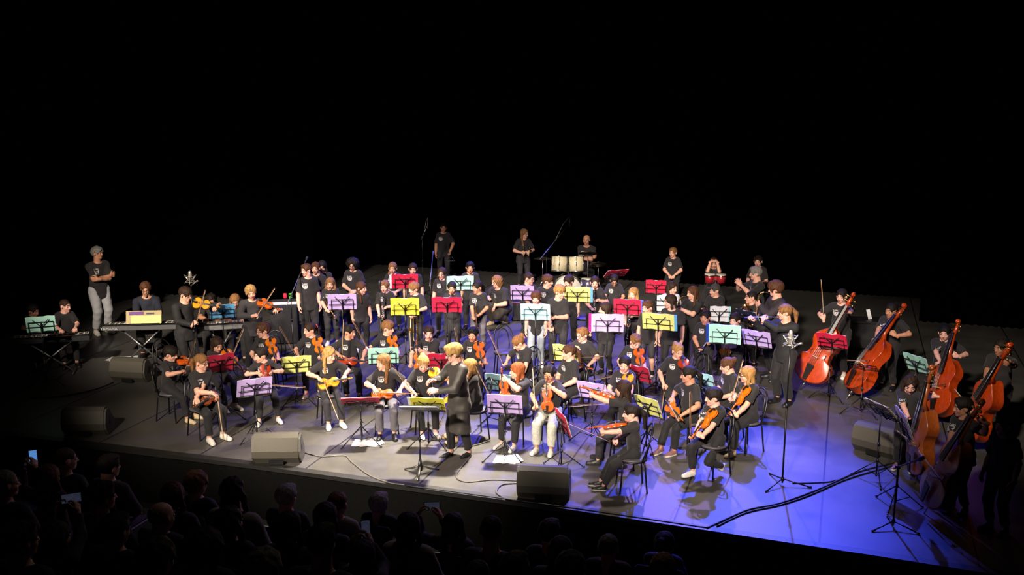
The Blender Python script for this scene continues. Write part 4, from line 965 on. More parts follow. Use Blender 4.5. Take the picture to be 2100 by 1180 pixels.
def p_winds(P, o):
    how = o['pose']; H = P.H; mo, Rh = mouth(P, o); f = Rh @ V3((0, 1, 0)); sc = o.get('is', 1.0)
    def two(a, b, pro, O, d, z, nm, la=(0, -.05, -.03), rb=None, hp='curve'):
        d = V3(d).normalized(); Mf = frame(d, z); P.props.append((nm, pro, fm(O, d, z, sc)))
        x = Mf @ V3((1, 0, 0)); zz = Mf @ V3((0, 0, 1))
        sg = 1 if x.x > 0 else -1
        arm(P, -1, O + d * a * sc - x * sg * .06 + V3(la), (-1, -.2, -1), hp, x * sg * .8 + d * .2 + V3((0, .4, 0)), V3((.5, .5, .2)))
        arm(P, 1, O + d * b * sc + x * sg * .06 + V3(la), (1, -.2, -1), hp, -x * sg * .8 + d * .2 + V3((0, .4, 0)), V3((-.5, .5, .2)))
    if how == 'tr_play': d = f * .95 + V3((0, 0, -.18)); two(.22, .25, TRUMPET, mo, d, (0, 0, 1), 'trumpet', (0, -.05, -.05), hp='grip')
    elif how == 'tr_down': two(.2, .26, TRUMPET, V3(o.get('o', (.05, .17, P.shR.z - .03))), o.get('d', (-.5, .32, -.8)), (0, 1, .3), 'trumpet', hp='grip')
    elif how == 'tb_down': two(.0, .1, TROMBONE, V3((.0, .24, P.hip.z + .16)), (-.05, .3, -.95), (.3, 1, 0), 'trombone', hp='grip')
    elif how == 'cl_play': two(.24, .42, CLAR, mo, V3((0, 0, 0)) + f * .5 + V3((0, 0, -.85)), f, 'clarinet')
    elif how == 'cl_hold': two(.24, .42, CLAR, V3(o.get('o', (.02, .2, P.shR.z + .05))), o.get('d', (.06, .14, -1)), (0, 1, 0), 'clarinet')
    elif how == 'fl_play':
        d = V3(o.get('d', (1, .25, -.08))).normalized(); O = mo + f * .01 - d * .04; P.props.append(('flute', FLUTE, fm(O, d, (0, .2, 1), sc)))
        arm(P, -1, O + d * .24 + V3((0, .06, -.05)), (-.4, .6, -1), 'curve', (.3, -.5, .6), (.3, -1, 0)); arm(P, 1, O + d * .46 + V3((0, -.06, -.04)), (.8, -.2, -1), 'curve', (-.2, .7, .5), (0, 1, 0))
    elif how == 'fl_down': two(.14, .34, FLUTE, V3(o.get('o', (-.14, .2, P.hip.z + .3))), o.get('d', (.55, .25, -.75)), (0, 1, .2), 'flute', hp='grip')
    elif how == 'sax':
        O = mo + V3(o.get('so', (.0, .0, 0))); d = V3((f.x, f.y, 0)).normalized(); P.props.append(('saxophone', SAX, fm(O, d, (0, 0, 1), sc)))
        b = O + V3((0, 0, 0)); sd = V3((d.y, -d.x, 0)); arm(P, -1, b + (d * .17 + V3((0, 0, -.2))) * sc - sd * .07, (-1, -.1, -1), 'curve', d * .5 + sd * .7, sd); arm(P, 1, b + (d * .2 + V3((0, 0, -.42))) * sc + sd * .07, (1, -.2, -1), 'curve', d * .5 - sd * .7, -sd)
def p_body(P, o):
    how = o['pose']; H = P.H; hz = P.hip.z; cz = P.shR.z
    if how == 'front':
        for s in (1, -1): arm(P, s, (s * .05, .2 * H / 1.4, hz + .09), (s, -.6, -.4), 'relax', (-s * .6, .5, -.4), (0, -1, 0))
    elif how == 'lap':
        for s in (1, -1): arm(P, s, (s * .07, .24, hz + .08), (s, -.5, -.4), 'relax', (-s * .4, .8, -.3), (0, 0, -1))
    elif how == 'knees':
        for s in (1, -1): arm(P, s, (s * .12, .3, hz + .09), (s, -.5, -.4), 'relax', (0, 1, -.3), (0, 0, -1))
    elif how == 'keys':
        for s in (1, -1): arm(P, s, (s * .13 + o.get('kx', 0), o.get('ky', .34), o.get('kz', .84)), (s, -.4, -1), 'curve', (-s * .15, 1, -.15), (0, 0, -1))
    elif how == 'crossed':
        z = cz - .12 * H; y = .115 * H
        arm(P, 1, (-.085 * H, y + .01, z + .01), (1, .1, -.8), 'curve', (-1, -.1, .15), (0, -1, 0)); arm(P, -1, (.06 * H, y + .05, z - .02), (-1, .1, -.8), 'curve', (1, -.25, .1), (0, -1, 0))
    elif how == 'lookout':
        z = P.chin.z + P.hh * .78
        for s in (1, -1): arm(P, s, (s * .075, P.chin.y + .16, z - .03), (s * .3, .7, -1), 'flat', (-s * .9, .1, .35), (0, -.3, -1))
    elif how == 'maracas':
        for s in (1, -1): t = V3((s * .1, .22, cz - .17 * H)); arm(P, s, t, (s, -.6, -.6), 'grip', (-s * .5, .8, 0), (-s, 0, 0)); P.props.append(('maraca', MARACA, fm(t + V3((-s * .03, .07, -.02)), (s * .05, .2, 1), (0, 1, 0))))
    elif how == 'triangle':
        t = V3((-.17, .12, hz + .0)); arm(P, -1, t, (-1, -.6, 0), 'grip', (0, .5, -1), (1, 0, 0)); P.props.append(('triangle', TRIANGLE, fm(t + V3((-.01, .05, -.1)), (0, 1, 0), (0, 0, 1))))
    elif how == 'raise':
        arm(P, 1, (.12, .36, cz + .04), (1, -.2, -1), 'relax', (-.4, .6, .5), (-1, 0, 0)); arm(P, -1, (-.06, .40, cz + .02), (-1, -.2, -1), 'relax', (.3, .5, .6), (1, 0, 0))
    elif how == 'reach':
        arm(P, 1, (.1, .36, cz - .10 * H), (1, -.2, -1), 'curve', (-.2, 1, .2), (-.6, 0, -.6)); arm(P, -1, (-.07, .38, cz - .16 * H), (-1, -.2, -1), 'curve', (.2, 1, .1), (.6, 0, -.6))
    elif how == 'knee_hand':
        arm(P, 1, (.1, .42, hz + .30), (1, 0, -.6), 'relax', (-.4, .8, 0), (0, 0, -1)); arm(P, -1, (-.02, .36, hz + .12), (-1, 0, -.6), 'relax', (.1, .5, -.8), (0, -1, 0))
    elif how == 'phone': 
        for s in (1, -1): arm(P, s, (s * .07, .36, P.chin.z + .06), (s * .7, .1, -1), 'curve', (-s * .4, .3, .8), (-s, -.2, 0))
    elif how == 'bass':
        Mi = o['Minv']; E, A, n = o['bassE'], o['bassA'], o['bassN']; L_ = o['bassL']; a = (A - E).normalized(); sd = a.cross(n)
        lt = Mi @ (E + a * (L_ * o.get('lh', .80)) - n * .04); rt = Mi @ (E + a * (L_ * .36) + n * .17); R3 = Mi.to_3x3()
        arm(P, -1, lt + V3((-.04, -.05, 0)), (-1, .1, -.6), 'curve', R3 @ n + R3 @ sd * -.3, R3 @ sd * -1)
        bd = (R3 @ sd * o.get('bs', -1) + V3((0, 0, -.12))).normalized(); hp = rt - bd * .22
        if o.get('bowup'): hp = V3((.25, .22, cz - .22)); bd = V3((.1, .1, 1))
        arm(P, 1, hp, (1, -.4, -.5), 'grip', bd, (0, -.3, -1)); P.props.append(('bass bow', BBOW, fm(hp + bd * .05, bd, R3 @ n)))

GRP = dict(violin='violins of the string players', bow='bows of the violin players', trumpet='trumpets', clarinet='clarinets', flute='flutes', saxophone='saxophones', maraca='maracas')
TONE = dict(amber='amber', orange='orange', red='reddish', gold='golden', brown='brown')
ALL = []
def R(px, py, H, face, look, pose, hairs, hc, who, **o):
    "px,py = centre of the head in the photo; face/look 0 = towards the viewer's seat, + = clockwise seen from it"
    seat = o.get('seat', 0); adult = o.get('adult', H > 1.55)
    if not adult: H *= 1.03 if seat else 1.05
    P = skeleton(H, seat, o.get('lean', 3), o.get('roll', 0), o.get('twist', 0), o.get('sh', .46), adult, o.get('hip_z'))
    hcz = P.chin.z + P.hh * .52; base = at_z(px, py, hcz + o.get('fz', 0)); azc = az_to_cam(base); rz = azc + rad(face) - pi / 2
    off = Matrix.Rotation(rz, 3, 'Z') @ V3((P.chin.x, P.chin.y, 0)); loc = V3((base.x - off.x, base.y - off.y, o.get('fz', 0)))
    o = dict(o); o['look'] = look - face; o['pose'] = pose; o['hair'] = hairs; o['hc'] = hc; o['adult'] = adult
    if 'foot' in o:
        for s, v in o['foot'].items(): P.foot[s] = (V3(v[0]), v[1], v[2])
    if seat and o.get('chair', 1): o['carve'] = ((0, .02), .205, 0, .462, True)
    if pose == 'bass': bass_setup(o, Matrix.Translation(loc) @ Matrix.Rotation(rz, 4, 'Z'))
    if pose.startswith('v'): p_violin(P, o)
    elif pose[:3] in ('tr_', 'tb_', 'cl_', 'fl_', 'sax'): p_winds(P, o)
    else: p_body(P, o)
    wear = o.get('wear', 'black T-shirt')
    make_person(P, loc, rz, o, o.get('label') or f'person in {wear} {who}')
    for i, (nm, pro, Ml) in enumerate(P.props):
        t = TONE.get(o.get('v', 'amber'), '') + ' ' if nm == 'violin' else ''
        extra = ''
        lab = f'{t}{nm} of person {who}' if not nm == 'maraca' else f'black-headed maraca in a hand of person {who}'
        inst(pro, P.M @ Ml, lab, GRP.get(nm))
    if seat and o.get('chair', 1):
        inst(CHAIR, P.M @ Matrix.Translation((0, .02, 0)), f'black round-seat chair under person {who}', 'black cafe chairs')
    P.who = who; ALL.append(P); return P
def bass_setup(o, Mw):
    (ex, ey), (sx, sy) = o['endpin'], o['scroll']; E = at_z(ex, ey, 0); sz = o.get('bsz', 1.0); L0 = (1.05 * 1.66 + .18) * sz
    best = None
    for i in range(60, 230):
        z = i / 100; A = at_z(sx, sy, z); e = abs((A - E).length - L0)
        if best is None or e < best[0] - 1e-4 and z > .9: best = (e, z, A)
    A = best[2]; a = (A - E).normalized(); O = E + a * (.17 * 1.05 * sz)
    n0 = Matrix.Rotation(rad(o.get('bn', 0)), 3, 'Z') @ (V3((-A.x, -A.y, 0)).normalized()); Mf = frame(a, n0); n = Mf @ V3((0, 0, 1))
    inst(BASSP[o.get('bw', 'bass')], fm(O, a, n, sz), o['blabel'], 'double basses')
    o['bassE'], o['bassA'], o['bassN'], o['bassL'] = E, A, n, L0; o['Minv'] = Mw.inverted()
    print('bass', round(best[0], 3), best[1])

# hand percussion
def make_maraca():
    r = empty('maraca'); r['category'] = 'maraca'
    mb = MB(); mb.ball((0, .15, 0), (.04, .05, .04), 12, 8); mb.build('head', PLASTIC, r)
    mb = MB(); mb.tube([(0, -.06, 0), (0, 0, 0), (0, .11, 0)], [.014, .010, .012], 8); mb.build('handle', BRIDGE, r); return r
def make_triangle():
    r = empty('triangle'); r['category'] = 'triangle'
    mb = MB(); mb.tube([(.02, 0, -.02), (.11, 0, -.14), (-.11, 0, -.14), (-.01, 0, .0)], .006, 8); mb.build('bar', CHROME, r)
    mb = MB(); mb.tube([(0, 0, -.01), (.0, -.04, .08)], .003, 5); mb.build('loop', PLASTIC, r); return r
MARACA = make_maraca(); TRIANGLE = make_triangle()
# ------------------------------------------------------------------ the people on the stage
W = SHOEW
# keyboards at the side
R(66, 637, 1.22, 8, 40, 'keys', 'short', 'dark', 'at the stage piano behind the pale green sheets', ky=.30, kz=.75, seat=1, skin=1, emb=0, chair=1, pit=10)
R(131, 627, 1.40, 5, 45, 'keys', 'buzz', 'brown', 'with both hands on the stage piano, looking aside', ky=.38, kz=.75, seat=1, skin=3, emb=0)
R(199, 519, 1.86, 25, 50, 'crossed', 'curly', 'grey', '', label='person standing with folded arms in black T-shirt, pale jeans and white trainers', adult=1, tr='pale', shoe=W, skin=1, pit=0, wide=1.1)
R(299, 591, 1.84, 0, -5, 'keys', 'curly', 'chest', 'at the keyboard behind the yellow and purple score', ky=.55, seat=1, adult=1, top='long', topm='navy', wear='navy shirt', glasses=1, beard=1, skin=1, pit=14, fat=1.2)
R(378, 602, 1.70, 28, 45, 'vplay', 'mop', 'brown', 'standing and playing violin beside the big microphone', adult=1, top='long', topm='blk', wear='black shirt and trousers', d=(-.42, .9, -.1), n=(.8, .3, .5), bt=.42, bn=.1, glasses=1, v='gold', pit=14, vs=1.06)
R(432, 613, 1.52, 0, 5, 'keys', 'wavy', 'dark', 'at the keyboard behind the blue folder, beside fair-haired neighbour', ky=.46, kz=.88, seat=1, adult=1, glasses=1, skin=1, pit=22, emb=0, fat=.85)
R(482, 614, 1.55, 0, 0, 'keys', 'long', 'light', 'sharing the keyboard behind the blue folder, next to violinist', ky=.46, kz=.88, seat=1, adult=1, glasses=1, pit=22, emb=0, fat=.85)
R(516, 598, 1.66, 10, 8, 'vplay', 'short', 'fair', 'standing and playing violin beside the keyboard', adult=1, top='long', topm='card', wear='charcoal cardigan over black', d=(-.55, .8, -.22), n=(.25, .5, .8), bt=.36, bn=.35, v='orange', pit=10, tilt=8, hs=1.06)
# front strings, far end to conductor
R(347, 724, 1.34, 55, 60, 'vplay', 'mop', 'dark', 'on the chair beside the grey floor monitor, playing violin', seat=1, v='orange', shoe=SHOEC, pit=14, d=(-.25, .95, -.15), bt=.30, bn=.3)
R(411, 742, 1.50, 30, 50, 'vlap', 'pony', 'light', 'with violin on lap and bow pointing to the floor', seat=1, v='brown', glasses=1, shoe=W, pit=8, d=(.9, .25, -.1), o=(-.16, .22, .66), bo=(.0, .47, .70), bd=(-.02, .12, -1), fat=1.1)
R(444, 703, 1.34, 30, 25, 'vdroop', 'long', 'brown', 'behind the red folder, violin raised and bow high', seat=1, v='amber', shoe=W, pit=22, bow=((.02, .34, .78), (-.42, .1, .9)))
R(543, 677, 1.40, -5, -60, 'vdroop', 'curly', 'chest', 'with violin on shoulder, glasses, head turned to the keyboard', seat=1, v='amber', glasses=1, shoe=SHOEB, bow=((.14, .3, .6), (.2, .9, -.2)))
R(540, 728, 1.25, 5, -60, 'vdown', 'short', 'dark', 'behind the lilac folder near the floor monitor', seat=1, v='red', shoe=W, wide=1.1, foot={1: ((.14, .33, .07), -15, 0), -1: ((-.16, .30, .07), 15, 0)})
R(639, 676, 1.36, -5, -60, 'vdroop', 'pony', 'brown', 'with pink hair tie, violin drooping, bow upright', seat=1, v='amber', scrunchie='#c85a50', shoe=SHOEP)
R(673, 726, 1.36, 12, 40, 'vlap', 'wavy', 'fair', 'with violin across lap and bow on floor', seat=1, v='gold', tr='dark', shoe=W, pit=12, d=(-1, .1, .12))
R(714, 680, 1.38, 8, 50, 'vlap', 'bun', 'dark', 'with hair bun, bow held upright, reddish violin on lap', seat=1, v='red', bd=(-.06, .05, 1), d=(-1, .15, -.12), skin=1)
R(793, 672, 1.38, -5, 50, 'vdroop', 'mop', 'light', 'behind the mint folder, violin drooping, bow upright', seat=1, v='amber')
R(790, 742, 1.38, 0, -55, 'vlap', 'long', 'light', 'behind the flat red folder, violin lying on lap', seat=1, v='orange', tr='grey', shoe=SHOEB, d=(-1, .12, -.02), bo=(.16, .40, .74), bd=(-.98, .12, -.03), wide=1.1)
R(880, 682, 1.40, 0, -3, 'vup', 'pony', 'brown', 'wearing a necklace behind the red folder', seat=1, v='amber', o=(.16, .26, .50), d=(.10, -.1, 1), bh=(.31, .24, .60), tr='jean', skin=3)
R(868, 742, 1.36, 12, 5, 'vplay', 'bun', 'fair', 'beside the conductor, bow held away from violin', seat=1, v='gold', shoe=W, pit=22, bow=((.2, .3, .66), (.55, .1, .85)), d=(-.6, .75, -.2), n=(.3, .5, .8), skin=3)
R(971, 685, 1.36, -5, -15, 'vdroop', 'short', 'black', 'behind the conductor, reddish-orange violin held up', seat=1, v='orange', skin=1, bow=((.16, .3, .66), (.2, .05, 1)))
R(964, 752, 1.40, -70, -85, 'vhang', 'long', 'blond', 'with yellow violin, half hidden by the conductor', seat=1, v='gold', tr='cream', shoe=SHOEC, d=(.25, .85, -.6), lean=8, bow=((.16, .3, .66), (.3, .25, -.9)))
# conductor
R(934, 722, 1.68, -62, -80, 'reach', 'short', 'fair', '', label='person conducting in long dark coat dress, black tights and heeled shoes', adult=1, top='coat', topm='coat', tights=1, pump=1, shoe=SHOEB, glasses=1, pit=16, skin=3, hs=1.12, fat=1.08, watch=1,
  foot={1: ((.07, .10, .07), -5, 0), -1: ((-.07, -.12, .07), 8, 0)})
# strings on the other side
R(1070, 699, 1.36, -35, -70, 'vhang', 'bun', 'light', 'with pink hair tie, bending forward over violin', seat=1, v='red', pit=35, lean=16, d=(-.05, .5, -.85), scrunchie='#c87ba0')
R(1064, 760, 1.38, -30, -85, 'vup', 'long', 'ginger', 'holding bow and violin upright behind the lilac folder', seat=1, v='orange', d=(.1, .05, 1), shoe=W, o=(.1, .24, .66), bh=(.2, .36, .62), bd=(.45, .1, .9))
R(1128, 765, 1.40, -15, -20, 'vup', 'brai', 'dark', 'in pale jeans, violin upright under the chin', seat=1, v='orange', tr='white', wide=1.15, shoe=W, skin=1, o=(-.03, .26, .60), pit=8)
R(1196, 686, 1.38, -20, -45, 'vlap', 'short', 'light', 'with glasses, violin and level bow on lap', seat=1, v='orange', glasses=1, shoe=W, d=(-.95, .2, -.12), bd=(-.95, .1, .18), skin=3)
R(1168, 722, 1.42, -50, -75, 'lap', 'pony', 'chest', 'with hands on lap behind the pale yellow folder', seat=1, shoe=SHOET)
R(1300, 697, 1.34, -5, 25, 'vdroop', 'short', 'light', 'looking down at orange violin on shoulder', seat=1, v='orange', pit=24, shoe=W, bow=((.16, .3, .6), (.85, .2, -.2)))
R(1281, 746, 1.38, -15, -10, 'vdroop', 'pony', 'dark', 'smiling over violin in front of the wine folder', seat=1, v='gold', d=(-.1, .8, -.55), bow=((.14, .3, .58), (.9, .3, -.1)))
R(1388, 718, 1.38, 5, 25, 'vdroop', 'bun', 'blond', 'with reddish violin, bow pointing at the floor', seat=1, v='red', pit=12, bow=((.2, .2, .55), (.12, .25, -.95)), shoe=SHOET)
R(1279, 797, 1.40, -100, -110, 'vplay', 'long', 'brown', 'with long hair down the back, violin raised', seat=1, v='orange', d=(-.08, .9, .25), tr='dark', shoe=SHOEB)
R(1296, 846, 1.30, -80, -82, 'vplay', 'pony', 'dark', 'with ponytail nearest the stage edge, playing violin', seat=1, sh=.45, v='orange', shoe=SHOEBW, d=(.08, .97, -.18), n=(.3, 0, 1), skin=3, bow=((.16, .25, .62), (-.05, .9, .45)), foot={1: ((.1, .42, .07), -5, 0), -1: ((-.06, .40, .07), -8, 0)})
R(1414, 768, 1.46, -48, -80, 'vlap', 'pony', 'dark', 'in profile, violin and long bow across lap', seat=1, v='amber', shoe=SHOEG, skin=1, d=(-.9, .25, -.15), bd=(-.9, .45, -.12), foot={1: ((.08, .48, .09), -10, 15), -1: ((-.06, .34, .07), 0, 0)})
R(1465, 814, 1.40, -42, -70, 'vdroop', 'mop', 'dark', 'in white trainers, amber violin and upright bow', seat=1, v='amber', shoe=W, skin=3, d=(.05, .75, -.66), bow=((.02, .42, .62), (.05, .02, 1)), foot={1: ((.1, .30, .09), -10, 0), -1: ((-.08, -.08, .13), 0, -35)})
R(1495, 749, 1.38, -55, -85, 'front', 'bun', 'chest', 'with tied-up hair beside the pale blue folder', seat=1, pit=14)
R(1535, 768, 1.46, -48, -80, 'vdroop', 'long', 'blond', 'with long fair hair and cream trainers, violin drooping', seat=1, v='amber', glasses=1, shoe=SHOEC, d=(.05, .62, -.78), bow=((.15, .2, .75), (.2, -.4, .6)))
# standing brass
R(631, 553, 1.58, 12, -45, 'hang', 'short', 'chest', 'standing tall by the cloth-covered table', shoe=SHOEP, watch=1, adult=0, skin=3)
R(648, 549, 1.50, -5, -15, 'front', 'short', 'chest', 'half hidden behind the tall boom microphone', emb=0, adult=0)
R(661, 545, 1.46, -5, -10, 'front', 'long', 'dark', 'with long hair behind the trumpet player', pit=16)
R(678, 581, 1.33, 0, -8, 'tr_down', 'long', 'light', 'holding a silver trumpet beside the lilac folder', tr='dark', shoe=W, pit=6, o=(.15, .2, 1.04), d=(-.42, .3, -.8))
R(724, 541, 1.50, -5, -15, 'front', 'afro', 'dark', 'with bushy hair and glasses, hands clasped', glasses=1, pit=16, adult=0)
R(739, 590, 1.34, 15, 55, 'hang', 'side', 'chest', 'with arms down beside the lilac folder', tr='dark', shoe=W, emb=0)
R(790, 587, 1.33, -5, -20, 'cl_hold', 'short', 'light', 'with clarinet behind the small microphone', skin=3)
R(806, 549, 1.40, 0, -10, 'front', 'side', 'light', 'with side ponytail behind the red folder')
R(847, 551, 1.40, 0, 0, 'hang', 'pony', 'brown', 'with arms down behind the red folder', emb=0)
R(851, 592, 1.33, -12, -55, 'tb_down', 'mop', 'light', 'with trombone behind the yellow folder', emb=0)
R(909, 466, 1.50, 0, 5, 'triangle', 'short', 'black', 'standing at the back with a triangle', tr='dark', skin=1)
R(907, 560, 1.38, -5, -15, 'hang', 'long', 'brown', 'behind the boom microphone, arms down', glasses=1)
R(927, 590, 1.33, 0, -5, 'tr_play', 'pony', 'dark', 'in black skirt playing a trumpet', top='dress', short=1, wear='black dress', emb=0, skin=1, shoe=W)
R(964, 548, 1.40, 0, 0, 'hang', 'short', 'black', 'behind the mint folder, looking straight ahead', emb=0, skin=1)
R(981, 589, 1.35, -8, -45, 'tr_down', 'pony', 'dark', 'in grey side-stripe trousers with a trumpet', tr='grey', d=(-.05, .2, -.95), skin=1, o=(.03, .2, 1.0))
R(1020, 577, 1.66, -35, -55, 'knee_hand', 'afro', 'light', '', label='person crouching on the floor in black T-shirt and wide brown trousers', adult=1, hip_z=.34, lean=22, glasses=1, tr='brown', wide=1.5, shoe=SHOEC, hs=.9, pit=8,
  foot={1: ((.1, .28, .09), -10, 0), -1: ((-.12, .05, .09), 5, -20)}, crouch=1)
# standing woodwinds
R(1083, 571, 1.40, 25, 60, 'cl_hold', 'buzz', 'brown', 'with glasses and clarinet behind the back lilac folder', glasses=1, o=(-.1, .25, 1.2), d=(.1, .1, -1))
R(1121, 576, 1.40, 10, 60, 'front', 'mop', 'chest', 'in profile behind the silver flute player')
R(1100, 610, 1.38, -5, -10, 'hang', 'mop', 'chest', 'in jeans behind the pale aqua folder', tr='jean', emb=0, shoe=W, skin=3)
R(1145, 598, 1.50, -5, 50, 'fl_down', 'mop', 'blond', 'with fair hair holding a silver flute', o=(.14, .2, 1.15), d=(-.18, .15, -.95), emb=0, tr='dark')
R(1168, 577, 1.36, 0, -30, 'hang', 'mop', 'brown', 'behind the pale yellow and blue folder', emb=0)
R(1220, 579, 1.36, 0, 0, 'cl_play', 'bun', 'brown', 'with hair bun playing a clarinet', emb=0)
R(1260, 572, 1.36, 0, 0, 'knees', 'pony', 'dark', 'sitting with glasses, looking down at own knees', seat=1, glasses=1, pit=28, skin=1, fat=1.1)
R(1243, 634, 1.28, -30, -75, 'cl_play', 'long', 'brown', 'playing behind the lilac and magenta folder', emb=0)
R(1300, 602, 1.36, -10, -25, 'cl_hold', 'long', 'blond', 'with long fair hair behind the red folder', emb=0, skin=3)
R(1330, 630, 1.32, -10, -40, 'hang', 'short', 'chest', 'in shorts behind the yellow folder', shorts=1, tr='dark', shoe=SHOEBW, emb=0)
R(1376, 590, 1.42, 10, 45, 'front', 'wavy', 'brown', 'in white patterned top with wavy hair', top='long', topm='white', wear='white patterned top')
R(1378, 618, 1.50, -10, -70, 'hang', 'bob', 'brown', 'with bobbed hair behind the slim microphone')
R(1423, 600, 1.46, -25, -60, 'sax', 'long', 'chest', 'in profile playing a saxophone', emb=0, top='long', short=1, topm='blk', wear='black blouse', so=(0, 0, -.0))
R(1468, 595, 1.36, -10, -50, 'tr_down', 'cap', 'grey', 'in a cap holding a brass horn', o=(.0, .2, 1.02), emb=0, d=(.2, .3, -.9))
R(1448, 650, 1.31, 0, -20, 'fl_down', 'pony', 'dark', 'holding a long flute aslant beside the mint folder', skin=1)
R(1509, 656, 1.26, 0, -25, 'sax', 'short', 'dark', 'with saxophone beside the mint folder', so=(-.05, .02, -.12), emb=0, shoe=SHOEG, is_=.9)
R(1541, 610, 1.38, -45, -70, 'cl_play', 'buzz', 'dark', 'with clarinet in front of the grey-haired leader', emb=0, pit=0)
R(1381, 518, 1.44, -5, -25, 'lap', 'short', 'light', 'sitting at the back with hands between knees', seat=1, pit=0)
R(1464, 538, 1.44, 0, 0, 'lookout', 'long', 'brown', 'sitting behind the bongos, hands shading eyes', foot={1: ((.24, .30, .08), -25, 0), -1: ((-.24, .30, .08), 25, 0)}, seat=1, pit=12, emb=0)
R(1555, 535, 1.44, -5, -10, 'front', 'short', 'dark', 'standing behind the grey-haired leader', emb=0, fz=0)
R(1551, 560, 1.72, -60, -80, 'raise', 'short', 'grey', 'with both arms raised among the winds', adult=1, hs=1.05)
R(1592, 592, 1.80, -60, -85, 'sax', 'mop', 'chest', 'playing saxophone behind the flautist', adult=1, top='long', topm='jack', wear='dark jacket', hs=1.15, fat=1.2, so=(0, 0, 0), pit=8)
R(1612, 640, 1.70, -35, -75, 'fl_play', 'pony', 'light', 'playing the flute beside the star-shaped microphone mount', adult=1, top='long', topm='blk', wear='black blouse and trousers', hs=1.05, shoe=SHOEB, wide=1.15, d=(.75, .62, -.05))
# percussion
R(1074, 479, 1.46, 15, 45, 'maracas', 'long_f', 'light', 'standing at the back with maracas', emb=0, glasses=1, tr='dark', pit=4)
R(1203, 492, 1.70, -10, -15, 'crossed', 'bald', 'chest', 'behind the drum kit with folded arms', seat=1, adult=1, foot={1: ((.26, .34, .09), -25, 0), -1: ((-.26, .34, .09), 25, 0)}, sh=.52, lean=8, skin=1, pit=0)
# double basses
R(1727, 606, 1.64, -15, -20, 'bass', 'pony', 'dark', 'at the double bass behind the wine-red folder', adult=1, endpin=(1641, 800), scroll=(1757, 600), bn=-24, blabel='orange-red double bass behind the wine-red music folder', shoe=W, skin=3, bowup=1, pit=10)
R(1829, 636, 1.54, -22, -35, 'bass', 'bun', 'dark', 'at the glossy double bass beside the empty stand', adult=1, endpin=(1735, 820), scroll=(1866, 630), bn=-58, blabel='glossy red double bass turned side-on beside the empty stand', skin=1, lh=.70, bs=-1)
R(1938, 682, 1.45, -5, -10, 'bass', 'pony', 'black', 'at the double bass behind the mint folder', adult=1, endpin=(1916, 874), scroll=(1975, 658), bn=-46, blabel='orange double bass beside the bent pale bow, behind the child', lh=.66, skin=3, bs=-1, bsz=.90)
R(2056, 712, 1.56, -20, -40, 'bass', 'pony', 'dark', 'in deep shade with a double bass', adult=1, endpin=(1972, 912), scroll=(2088, 703), bn=-58, blabel='red double bass in the shade beyond the two children', lh=.78, emb=0, skin=2)
R(1867, 785, 1.32, -8, 0, 'bass', 'wavy', 'brown', 'holding a brown double bass beside the floor monitor', adult=0, endpin=(1876, 994), scroll=(1926, 750), bn=-66, bw='bassdark', blabel='brown double bass held by the child beside the floor monitor', bsz=.88, lh=.74, pit=20, shoe=SHOEG)
R(1978, 835, 1.42, -40, -70, 'bass', 'short', 'dark', 'bowing a brown double bass, in cream trainers', adult=0, endpin=(1895, 1054), scroll=(2030, 822), bn=-62, bw='bassdark', blabel='brown double bass bowed by the child in cream trainers', bsz=.92, lh=.82, shoe=SHOEC, skin=1)
R(2062, 872, 1.40, -30, -45, 'hang', 'short', 'black', 'in deepest shade at the end of the bass row', emb=0, skin=2)
# ------------------------------------------------------------------ music stands and folders: (desk px, floor px y, colour, yaw, tilt, label)
def ST(px, py, fy, col, yaw, tilt, what, edge=None, w_=.47, solid=False, legs=.33, h=.31):
    b = at_z(px, fy, 0); best = min(range(40, 190), key=lambda i: abs((at_z(px, py, i / 100).xy - b.xy).length)); z = best / 100
    # height at which the ray through the desk passes over the base
    rzv = az_to_cam(b) + rad(yaw) + pi / 2      # local +Y points to the player (away from the seats)
    adj = 'black solid conductor stand' if solid else 'black folding music stand'
    _, M = music_stand(b, rzv, z, tilt, f'{adj} {what[0]}', solid, legs=legs)
    if col: folder(b, rzv, M, col, what[1], edge, w_, h)
    return b, z, rzv
ST(96, 666, 792, 'mint', -5, 22, ('in front of the stage piano', 'pale green sheets on stand before the stage piano'))
ST(464, 641, 771, 'blue', 0, 30, ('between the two standing violinists', 'blue folder on stand between the two standing violinists'), legs=.22, w_=.44)
ST(460, 747, 862, 'wine', 15, 18, ('holding the red folder by the raised violin bow', 'red folder before the violinist with raised bow'), w_=.42)
ST(528, 797, 900, 'lilac', 12, 24, ('beside the floor monitor, holding a lilac folder', 'lilac folder before the child with violin between knees'), w_=.52)
ST(611, 751, 832, 'paleyellow', 5, 16, ('with pale yellow folder between two violinists', 'pale yellow folder before the child with the pink hair tie'), w_=.49)
ST(742, 826, 912, 'red', -3, 58, ('with flattened desk over the white sheets', 'flat red folder before the two violinists with violins on lap'), w_=.56)
ST(789, 733, 826, 'mint', 0, 20, ('behind the violinist with violin lying on lap', 'mint folder behind the violinist with violin lying on lap'), w_=.50)
ST(905, 746, 838, 'red', 0, 18, ('between two violinists behind the conductor', 'red folder before the violinist with the necklace'), w_=.42)
ST(879, 833, 916, 'yellow', -10, 40, ('holding the yellow folder beside the conductor', 'yellow folder beside the conductor'), w_=.50, edge=('white', 1))
b, z, rz = ST(862, 838, 972, None, -8, 66, ('with broad flat desk in front of the conductor', ''), solid=True)
mb = MB(); Md = stand_desk_matrix(z, 66); mb.box((0, 0, 0), (.5, .012, .3))
o_ = mb.build('score', FOLDM['white']); o_.matrix_world = Matrix.Translation(b) @ Matrix.Rotation(rz, 4, 'Z') @ Md @ Matrix.Translation((0, .012, .0)); tag(o_, 'white open score on the conductor stand', 'sheet music')
